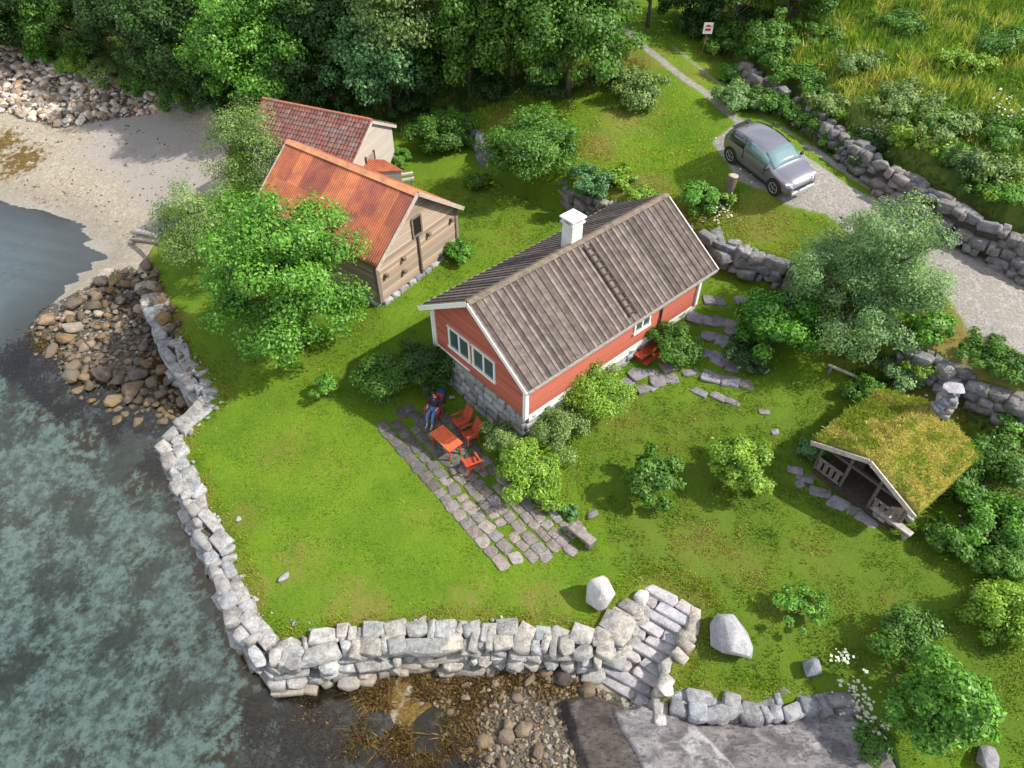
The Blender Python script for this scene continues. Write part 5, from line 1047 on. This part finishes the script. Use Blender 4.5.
me_ = np.clip(1 - np.abs(dl - .75) / .5, 0, 1) * (gy[:, None] < 29) * (GX < 9)
grass('edge_grass', 'longer yellowish grass growing along the sea wall stones', me_, 16000, (-18, 9, 7, 30), (.05, .14), (.015, .035), [(.14, .26, .012), (.26, .34, .03), (.40, .34, .09), (.20, .30, .02)], 604, .5)
ml = np.where((landm > .95) & (du < -.3) & (tall < .4), 1., 0)
grass('lawn_grass', 'short mown grass of the lawn', ml, 260000, (-16, 20, 7, 38), (.025, .07), (.015, .034), [(.060, .150, .006), (.11, .215, .008), (.20, .295, .014), (.25, .29, .03), (.13, .23, .010), (.07, .16, .006)], 605, .8, 2.2)
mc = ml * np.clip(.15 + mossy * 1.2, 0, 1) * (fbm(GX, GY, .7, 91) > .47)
grass('lawn_tufts', 'shaggy tufts of uncut grass and clover in the lawn', mc, 60000, (-16, 20, 7, 38), (.05, .13), (.02, .045), [(.05, .12, .01), (.12, .22, .012), (.22, .30, .03), (.30, .27, .07), (.08, .17, .012)], 610, .7, 1.0)
# seaweed
ms = np.where((GZ < -1.35) & (GZ > -2.15) & (dl < -.25), np.clip(weed, 0, 1) ** 2, 0) * (fbm(GX, GY, .9, 77) > .43)
rng = np.random.default_rng(606); P = sample(ms, 42000, rng, (-32, 4, 5, 50)); z = zat(P); n = len(P)
col = np.array([[.115, .072, .02]]) * rng.uniform(.35, 1.7, (n, 1)); blades('seaweed', np.c_[P, z], rng.uniform(.06, .22, n), rng.uniform(.02, .07, n), col, M['grass'], rng, 1.6, label='brown bladder wrack on the stones at the waterline')
bpy.data.objects['seaweed']['category'] = 'seaweed'
# small white flowers
rng = np.random.default_rng(607); FP = []
for px, py, sx, sy, n_ in [(760,160,40,20,60),(885,138,30,14,260),(935,150,25,14,120),(1000,120,25,20,60),(850,700,20,20,60),(865,730,25,25,90),(920,640,14,14,40),(985,540,30,40,60),(720,220,20,10,60),(1000,440,15,15,30),(960,400,30,14,40),(545,100,60,10,0),(840,660,12,8,25)]:
    for _ in range(n_): p = ground_at(px + rng.normal(0, sx / 2), py + rng.normal(0, sy / 2)); FP.append(p + np.array([0, 0, rng.uniform(.25, .6)]))
FP = np.array(FP); n = len(FP); a = rng.uniform(0, 6.28, n); s_ = rng.uniform(.03, .08, n)[:, None]; A_ = np.stack([np.cos(a), np.sin(a), rng.normal(0, .3, n)], 1) * s_; B_ = np.stack([-np.sin(a), np.cos(a), rng.normal(0, .3, n)], 1) * s_
fl = npmesh('wildflowers', np.stack([FP - A_, FP + B_, FP + A_, FP - B_], 1).reshape(-1, 3), np.arange(n * 4).reshape(-1, 4), M['leaf'], None, np.tile([[.62, .64, .55]], (n, 1))); tag(fl, 'small white wildflowers among the weeds and meadow', 'flowers', kind='stuff')

# ------------------------------------------------------------------ car
def build_car():
    cr_, cf_ = ground_at(731, 163), ground_at(774, 194); v = cf_ - cr_; S = np.linalg.norm(v) / 3.0; hd = math.atan2(v[1], v[0])
    left = np.array([-math.sin(hd), math.cos(hd), 0]); ctr = (cr_ + cf_) / 2 + left * .80 * S; ctr[2] = gz(ctr[0], ctr[1])
    car = thing('parked_car', 'grey hatchback parked on the gravel road with black wheels', 'car', tuple(ctr), hd)
    xs = np.array([math.cos(hd), math.sin(hd), 0]); g = lambda p: gz(p[0], p[1]); pf, pb = ctr + xs * 1.5 * S, ctr - xs * 1.5 * S; pl, pr = ctr + left * .8 * S, ctr - left * .8 * S
    X = Vector(((pf - pb)[0], (pf - pb)[1], g(pf) - g(pb))).normalized(); Y = Vector(((pl - pr)[0], (pl - pr)[1], g(pl) - g(pr))); Y = (Y - X * Y.dot(X)).normalized(); Z = X.cross(Y)
    car.rotation_euler = Matrix((X, Y, Z)).transposed().to_euler(); car.scale = (S, S, S); car.location = tuple(ctr + np.array([0, 0, .02]))
    paint = NT('car_paint'); b = paint.bsdf((.20, .195, .225), .30, spec=.5, Metallic=.6, **{'Coat Weight': .7, 'Coat Roughness': .08}); paint = paint.done(b)
    glass = mat_glass('car_glass', (.012, .015, .018), .04, 1.0); reflect_glass = mat_glass('windscreen', (.07, .12, .125), .08, 1.0)  # the windscreen's teal has reflections painted into the glass colour
    blk = simple('black_plastic', (.02, .02, .022), None, 8, .55, .1, .01); sil = simple('silver', (.55, .55, .56), None, 8, .35, .1, .01, metal=.6); tyre = simple('tyre', (.018, .018, .018), None, 20, .85, .3, .01); lamp = simple('lamp_glass', (.62, .66, .70), None, 8, .15, 0, .01, .8)
    # stations: x, half width at sill, z bottom, belt z, belt half width, top z, top half width
    ST = [(-2.30, .60, .45, .80, .62, .98, .50), (-2.22, .82, .32, .95, .84, 1.12, .70), (-2.02, .90, .24, 1.06, .91, 1.36, .58), (-1.65, .93, .20, 1.10, .93, 1.52, .59), (-1.10, .93, .20, 1.09, .93, 1.605, .66), (-.3, .93, .20, 1.07, .93, 1.61, .68), (.35, .93, .20, 1.05, .93, 1.54, .67),
          (.72, .93, .20, 1.03, .92, 1.36, .69), (1.18, .93, .20, 1.0, .92, 1.08, .74), (1.32, .93, .20, 0.93, .92, 1.01, .74), (1.8, .92, .22, .84, .90, .93, .68), (2.12, .86, .25, .72, .82, .82, .60), (2.27, .74, .32, .60, .72, .68, .52), (2.33, .60, .40, .52, .58, .56, .42)]
    def ring(s, off=0.):
        x, w_, zb, zbelt, wb, zt, wt = s
        half = [(w_ * .86, zb), (w_ + .0, zb + .12), (w_ + .015, (zb + zbelt) / 2 + .02), (wb, zbelt - .04), (wb - .02, zbelt), ((wb + wt) / 2 + .015, (zbelt + zt) / 2 + .01), (wt + .02, zt - .045), (wt - .09, zt), (wt * .45, zt + .018)]
        return [(x, y, z) for y, z in half] + [(x, 0, zt + .025)] + [(x, -y, z) for y, z in half[::-1]]
    mb = MB(); rings = [ring(s) for s in ST]; nr = len(rings[0]); V_ = [p for r_ in rings for p in r_]
    Fs = [(i * nr + k, i * nr + k + 1, (i + 1) * nr + k + 1, (i + 1) * nr + k) for i in range(len(ST) - 1) for k in range(nr - 1)] + [(i * nr, (i + 1) * nr, (i + 1) * nr + nr - 1, i * nr + nr - 1) for i in range(len(ST) - 1)]
    Fs += [tuple(range(nr))[::-1], tuple((len(ST) - 1) * nr + k for k in range(nr))]
    mb.add(V_, Fs); body = mb.build('body', paint, car, smooth=True); sd_ = body.modifiers.new('s', 'SUBSURF'); sd_.levels = sd_.render_levels = 2
    def pt(i, k, off=.014):
        """point on ring i (float) at profile index k, pushed outwards"""
        a = int(i); f = i - a; p = np.array(ring(ST[a])[k]); 
        if f: p = p * (1 - f) + np.array(ring(ST[a + 1])[k]) * f
        c = np.array([p[0], 0, .9]); d = p - c; d /= np.linalg.norm(d); return p + d * off
    def patch(name, rows, mat, parent, off=.014):
        m = MB(); R_ = [[pt(i, k, off) for k in ks] for i, ks in rows]; n = len(R_[0]); V2 = [p for r in R_ for p in r]
        m.add(V2, [(a * n + b, a * n + b + 1, (a + 1) * n + b + 1, (a + 1) * n + b) for a in range(len(R_) - 1) for b in range(n - 1)]); o = m.build(name, mat, parent, smooth=True, fixn=False)
        md_ = o.modifiers.new('t', 'SOLIDIFY'); md_.thickness = .012; md_.offset = 0; return o
    mir = lambda k: nr - 1 - k
    for sgn, f in ((1, lambda k: k), (-1, mir)):
        patch('rear_window', [(i, [f(4), f(5), f(6)]) for i in (2.5, 3, 4, 4.45)], glass, body)
        patch('side_window', [(i, [f(4), f(5), f(6)]) for i in (4.55, 5, 6, 6.6, 7.2)], reflect_glass if sgn < 0 else glass, body)  # only the right-hand front window gets the painted reflection tone
        patch('door_gap', [(i, [f(2), f(3), f(4)]) for i in (4.46, 4.5)], blk, body, .010); patch('door_gap', [(i, [f(2), f(3), f(4)]) for i in (7.0, 7.04)], blk, body, .010)
        m = MB(); m.beam((-1.0, sgn * .945, .64), (1.05, sgn * .945, .42), .02, .03); m.build('side_crease', paint, body)
        m = MB(); m.beam((-1.1, sgn * .93, .24), (1.1, sgn * .93, .24), .04, .10); m.build('sill', blk, body)
        m = MB(); m.box((.92, sgn * 1.03, 1.03), (.12, .16, .13)); m.build('mirror', blk, car, bevel=.03)
        m = MB(); m.beam((2.16, sgn * .55, .73), (2.04, sgn * .82, .76), .12, .07); m.build('headlight', lamp, body)
        m = MB(); m.beam((-2.27, sgn * .35, .98), (-2.20, sgn * .74, .98), .07, .07); m.build('tail_light', simple('tail_light', (.30, .015, .015), None, 8, .2, 0, .01), body)
    patch('windscreen', [(i, list(range(6, nr - 6))) for i in (6.25, 7, 7.6, 8.0)], reflect_glass, body, .02)
    patch('rear_screen', [(i, list(range(7, nr - 7))) for i in (1.1, 2.0)], glass, body, .02)
    m = MB(); m.box((-2.06, 0, 1.40), (.20, 1.0, .03)); m.build('spoiler', blk, body, bevel=.012)
    m = MB(); m.box((2.33, 0, .33), (.10, 1.30, .16)); m.build('front_bumper', sil, body, bevel=.04)
    m = MB(); m.box((2.345, 0, .56), (.04, 1.0, .10)); m.build('grille', blk, body, bevel=.015)
    m = MB(); m.box((2.375, 0, .43), (.02, .5, .11)); m.build('number_plate', lamp, body)
    m = MB(); m.box((-1.75, 0, 1.60), (.16, .05, .07)); m.build('antenna', blk, body, bevel=.02)
    for x in (-1.5, 1.5):
        for s_ in (-1, 1):
            m = MB(); m.lathe((x, 0, .37), [(.43, s_ * .70), (.44, s_ * .952), (.36, s_ * .955)], 28, axis='y'); m.build('wheel_arch', blk, body)
            m = MB(); m.lathe((x, 0, .36), [(.30, s_ * .74), (.36, s_ * .76), (.365, s_ * .93), (.33, s_ * .965), (.25, s_ * .97)], 28, axis='y'); ty_ = m.build('wheel', tyre, car, smooth=False)
            m = MB(); m.lathe((x, 0, .36), [(.25, s_ * .965), (.262, s_ * .978), (.235, s_ * .980), (.225, s_ * .960)], 24, axis='y', col=(.9, .9, .9)); rim = m.build('rim', sil, ty_)
            for k in range(5):
                a = k * 2 * math.pi / 5; m = MB(); m.beam((x, s_ * .972, .36), (x + .23 * math.cos(a), s_ * .972, .36 + .23 * math.sin(a)), .012, .055, up=(0, 1, 0)); m.build('spoke', sil, ty_)
    return car
build_car()

# ------------------------------------------------------------------ garden furniture
tb_c = np.array([(at(443, 427, .72) + at(449.5, 452.9, .72))[i] / 2 for i in range(3)]); tdir = at(463.2, 445.1, .72) - at(443, 427, .72); ta = math.atan2(tdir[1], tdir[0]); TL_ = np.linalg.norm(tdir)
g0 = gz(tb_c[0], tb_c[1]) + .06
tt = thing('garden_table', 'long orange-red wooden table on the stone patio', 'table', (tb_c[0], tb_c[1], g0), ta)
M['tabletop'] = simple('orange_table', (.62, .12, .045), (.50, .09, .035), 5, .45, .2, .01)
m = MB()
for k in range(6): m.box((0, -.30 + .12 * k, .72), (TL_, .112, .03))
m.build('tabletop', M['tabletop'], tt)
for sx in (-1, 1):
    for sy in (-1, 1): m = MB(); m.box((sx * (TL_ / 2 - .12), sy * .27, .35), (.06, .06, .70)); m.build('leg', M['redwood'], tt)
m = MB(); m.box((0, 0, .67), (TL_ - .3, .5, .06)); m.build('apron', M['redwood'], tt)
def chair(px, py, face, label, recl=.30):
    p = at(px, py, .5); z = gz(p[0], p[1]) + .06; p = at(px, py, z + .45); c = thing('garden_chair', label, 'chair', (p[0], p[1], z), face, 'red wooden armchairs around the table')
    m = MB()
    for k in range(6): m.box((.21 - k * .085, 0, .42 - .012 * k), (.075, .52, .022))
    m.build('seat', M['redwood'], c); bx_, bz = -.24, .40
    m = MB()
    for k in range(6): y = -.22 + k * .088; m.beam((bx_, y, bz), (bx_ - recl, y, 1.0), .022, .068, up=(0, 1, 0)) if 0 else m.beam((bx_, y, bz), (bx_ - recl, y, 1.0), .07, .022)
    bk = m.build('backrest', M['redwood'], c); m = MB(); m.beam((bx_ - recl, -.27, 1.0), (bx_ - recl, .27, 1.0), .05, .06); m.build('top_rail', M['redwood'], bk)
    for s_ in (-1, 1):
        m = MB(); m.box((-.04, s_ * .30, .64), (.58, .07, .03)); m.build('armrest', M['redwood'], c)
        m = MB(); m.beam((.22, s_ * .29, 0), (.18, s_ * .29, .63), .045, .045); m.build('leg', M['redwood'], c)
        m = MB(); m.beam((-.34, s_ * .29, 0), (-.26, s_ * .29, .63), .045, .045); m.build('leg', M['redwood'], c)
    return c, p, z
chp, pc, pz = chair(433, 411, R(-112), 'red armchair at the head of the table with a person sitting in it')
chair(460, 421, R(-147), 'empty red armchair nearest the stone foundation, beside the person')
chair(469, 434, R(-150), 'empty red armchair in the middle, on the house side of the table')
chair(471, 462, R(118), 'lone red armchair set apart at the lower end of the table')
brl = ground_at(440, 401); bl = thing('barrel', 'dark blue rounded container behind the occupied red chair', 'barrel', tuple(brl))
M['bluep'] = simple('blue_plastic', (.035, .085, .20), (.025, .06, .15), 6, .4, .1, .01)
m = MB(); m.lathe((0, 0, 0), [(.20, 0), (.25, .12), (.26, .5), (.24, .62)], 18); m.build('body', M['bluep'], bl, smooth=False)
m = MB(); m.lathe((0, 0, .62), [(.26, 0), (.26, .04), (.18, .10), (.05, .13)], 18); m.build('lid', M['bluep'], bl)

# person seated, facing the table's near side
def skin(name, V_, E_, rad, mat, parent, sub=2):
    me = bpy.data.meshes.new(name); me.from_pydata(V_, E_, []); o = bpy.data.objects.new(name, me); C.objects.link(o); o.parent = parent; me.materials.append(mat)
    md_ = o.modifiers.new('skin', 'SKIN'); 
    for i, r_ in enumerate(rad): me.skin_vertices[0].data[i].radius = (r_, r_) if not isinstance(r_, tuple) else r_
    me.skin_vertices[0].data[0].use_root = True; md_.use_smooth_shade = True
    s2 = o.modifiers.new('sub', 'SUBSURF'); s2.levels = s2.render_levels = sub; return o
pr = thing('person', 'person in a dark jacket and blue jeans sitting back in the red armchair', 'person', (pc[0], pc[1], pz), R(-112))
skinm = simple('skin', (.48, .28, .20), None, 8, .6, .1, .01, vary=False); jean = simple('blue_jeans', (.10, .20, .42), (.07, .14, .32), 14, .85, .4, .01, vary=False); jack = simple('dark_jacket', (.025, .02, .035), (.05, .02, .03), 10, .85, .4, .01, vary=False); hairm = simple('dark_hair', (.03, .02, .015), None, 20, .7, .5, .01); shoe = simple('shoes', (.30, .22, .20), None, 8, .7, .2, .01)
# body: x forward, z up; hips at seat
J = {'pelvis': (-.14, 0, .52), 'waist': (-.20, 0, .68), 'chest': (-.27, 0, .90), 'neck': (-.31, 0, 1.07), 'head0': (-.29, 0, 1.15), 'head1': (-.26, 0, 1.27)}
V_ = list(J.values()); E_ = [(0, 1), (1, 2), (2, 3), (3, 4), (4, 5)]; rad = [(.15, .12), (.14, .10), (.17, .11), .055, .075, .085]
def limb(start, pts, rs):
    pre = start
    for p, r_ in zip(pts, rs): V_.append(p); rad.append(r_); E_.append((pre, len(V_) - 1)); pre = len(V_) - 1
    return pre
hands = []
for s_ in (-1, 1):
    limb(0, [(-.08, s_ * .10, .50), (.34, s_ * .13 + .04, .52), (.52, s_ * .12 + .06, .10), (.62, s_ * .12 + .08, .06)], [.085, .062, .042, .035])
    w_ = limb(2, [(-.28, s_ * .20, .98), (-.20, s_ * .29, .76), (.02, s_ * .23, .69)], [.060, .045, .030]); hands.append(w_)
    palm = limb(w_, [(.08, s_ * .21, .68)], [.030])
    for k in range(4): limb(palm, [(.115, s_ * (.185 + .018 * k), .675), (.155 - .006 * abs(k - 1.5), s_ * (.185 + .019 * k), .655)], [.009, .008])
    limb(w_, [(.06, s_ * .175, .685), (.095, s_ * .155, .675)], [.011, .009])
skin('body', V_, E_, rad, skinm, pr)
def garment(name, mat, Vn, En, rn): return skin(name, Vn, En, rn, mat, pr)
garment('jacket', jack, [(-.15, 0, .56), (-.20, 0, .68), (-.27, 0, .90), (-.30, 0, 1.03), (-.28, .20, .98), (-.20, .29, .76), (-.02, .235, .695), (-.28, -.20, .98), (-.20, -.29, .76), (-.02, -.235, .695)], [(0, 1), (1, 2), (2, 3), (2, 4), (4, 5), (5, 6), (2, 7), (7, 8), (8, 9)], [(.17, .14), (.165, .125), (.195, .135), .08, .078, .062, .045, .078, .062, .045])
garment('jeans', jean, [(-.13, 0, .53), (-.07, .10, .51), (.34, .17, .53), (.50, .18, .16), (-.07, -.10, .51), (.34, -.09, .53), (.50, -.06, .16)], [(0, 1), (1, 2), (2, 3), (0, 4), (4, 5), (5, 6)], [(.16, .13), .10, .078, .055, .10, .078, .055])
for s_ in (-1, 1):
    m = MB(); m.beam((.48, s_ * .12 + .06, .05), (.72, s_ * .12 + .08, .04), .09, .08); m.build('shoe', shoe, pr, bevel=.03)
m = MB(); V1, F1 = ICO[3]; P_ = V1 * np.array([.105, .095, .12]) + np.array([-.285, 0, 1.25]); keepf = [tuple(f) for f in F1 if P_[list(f)][:, 0].mean() < -.215 or P_[list(f)][:, 2].mean() > 1.315]; m.add(P_, keepf); hr = m.build('hair', hairm, pr, smooth=True)
m = MB(); m.beam((-.185, 0, 1.25), (-.155, 0, 1.22), .025, .03); m.build('nose', skinm, pr)
for s_ in (-1, 1): m = MB(); m.lathe((-.178, s_ * .033, 1.26), [(.006, 0), (.011, .005), (.006, .01)], 8); m.build('eye', hairm, pr); m = MB(); m.box((-.26, s_ * .092, 1.24), (.035, .015, .05)); m.build('ear', skinm, pr, bevel=.006)
m = MB(); m.box((-.175, 0, 1.195), (.012, .045, .010)); m.build('mouth', simple('lips', (.35, .12, .10)), pr)

# ------------------------------------------------------------------ sign, stump, logs, plank
sg = ground_at(701, 56); sn = thing('road_sign', 'small white sign with red marks on a leaning reddish post beside the track', 'sign', tuple(sg), R(-92))
top = at(704.5, 36, 0); 
M['redpaint'] = simple('red_marks', (.45, .03, .04)); M['post'] = simple('sign_post', (.22, .11, .09), None, 8, .8)
m = MB(); m.tube([(0, 0, -.2), (.02, .10, 1.75)], .035, 8); m.build('post', M['post'], sn)
m = MB(); m.box((.06, .11, 1.62), (.03, .55, .62)); pn = m.build('panel', M['white'], sn)
m = MB()
m.add([(.079, -.06, 1.70), (.079, .28, 1.70), (.079, .23, 1.78), (.079, .11, 1.84), (.079, -.01, 1.78)], [(0, 1, 2, 3, 4)]); m.build('emblem', M['redpaint'], pn)
m = MB(); m.box((.079, .11, 1.55), (.006, .34, .13)); m.build('red_bar', M['redpaint'], pn)
p = ground_at(728, 197); sp = thing('tree_stump', 'upright weathered tree stump on the bank beside the car', 'stump', tuple(p))
m = MB(); m.tube([(0, 0, -.2), (.02, 0, .5), (.0, .02, 1.0), (.03, .03, 1.12)], [.27, .22, .25, .26], 12); o = m.build('trunk', simple('stump_bark', (.22, .17, .135), (.12, .09, .075), 9, .9, .9, .05), sp)
m = MB(); m.lathe((.03, .03, 1.12), [(.24, 0), (.245, .02), (.16, .05)], 12); m.build('cut_top', simple('stump_top', (.40, .32, .27), (.28, .22, .18), 9, .9, .5, .02), sp)
for i, (a, b, w_, lb, c_) in enumerate([((138,233),(157,238),.3,'pale driftwood log on the dark sand above the rock pile',(1.9,1.9,2.0)),((132,242),(160,246),.22,'dark log lying below the pale driftwood',(.5,.45,.4))]):
    A_, B_ = ground_at(*a), ground_at(*b); m = MB(); m.tube([(0, 0, w_ / 2), tuple((B_ - A_) * .5 + [0, 0, w_ / 2 + .03]), tuple(B_ - A_ + [0, 0, w_ / 2])], [w_ / 2, w_ / 2 * .95, w_ / 2 * .8], 10, c_); o = m.build('log', M['greywood']); o.location = tuple(A_); tag(o, lb, 'log')
A_, B_ = ground_at(825, 372), ground_at(860, 386); m = MB(); m.beam((0, 0, .45), tuple(B_ - A_ + [0, 0, .40]), .10, .08, (1.6, 1.6, 1.6)); o = m.build('rail', M['greywood']); o2 = thing('handrail', 'long grey wooden rail between the dark bush and the turf roof', 'rail', tuple(A_)); o.parent = o2
for k in (.1, .9): q = (B_ - A_) * k; m = MB(); m.box((q[0], q[1], q[2] + .1), (.09, .09, .75)); m.build('post', M['greywood'], o2)
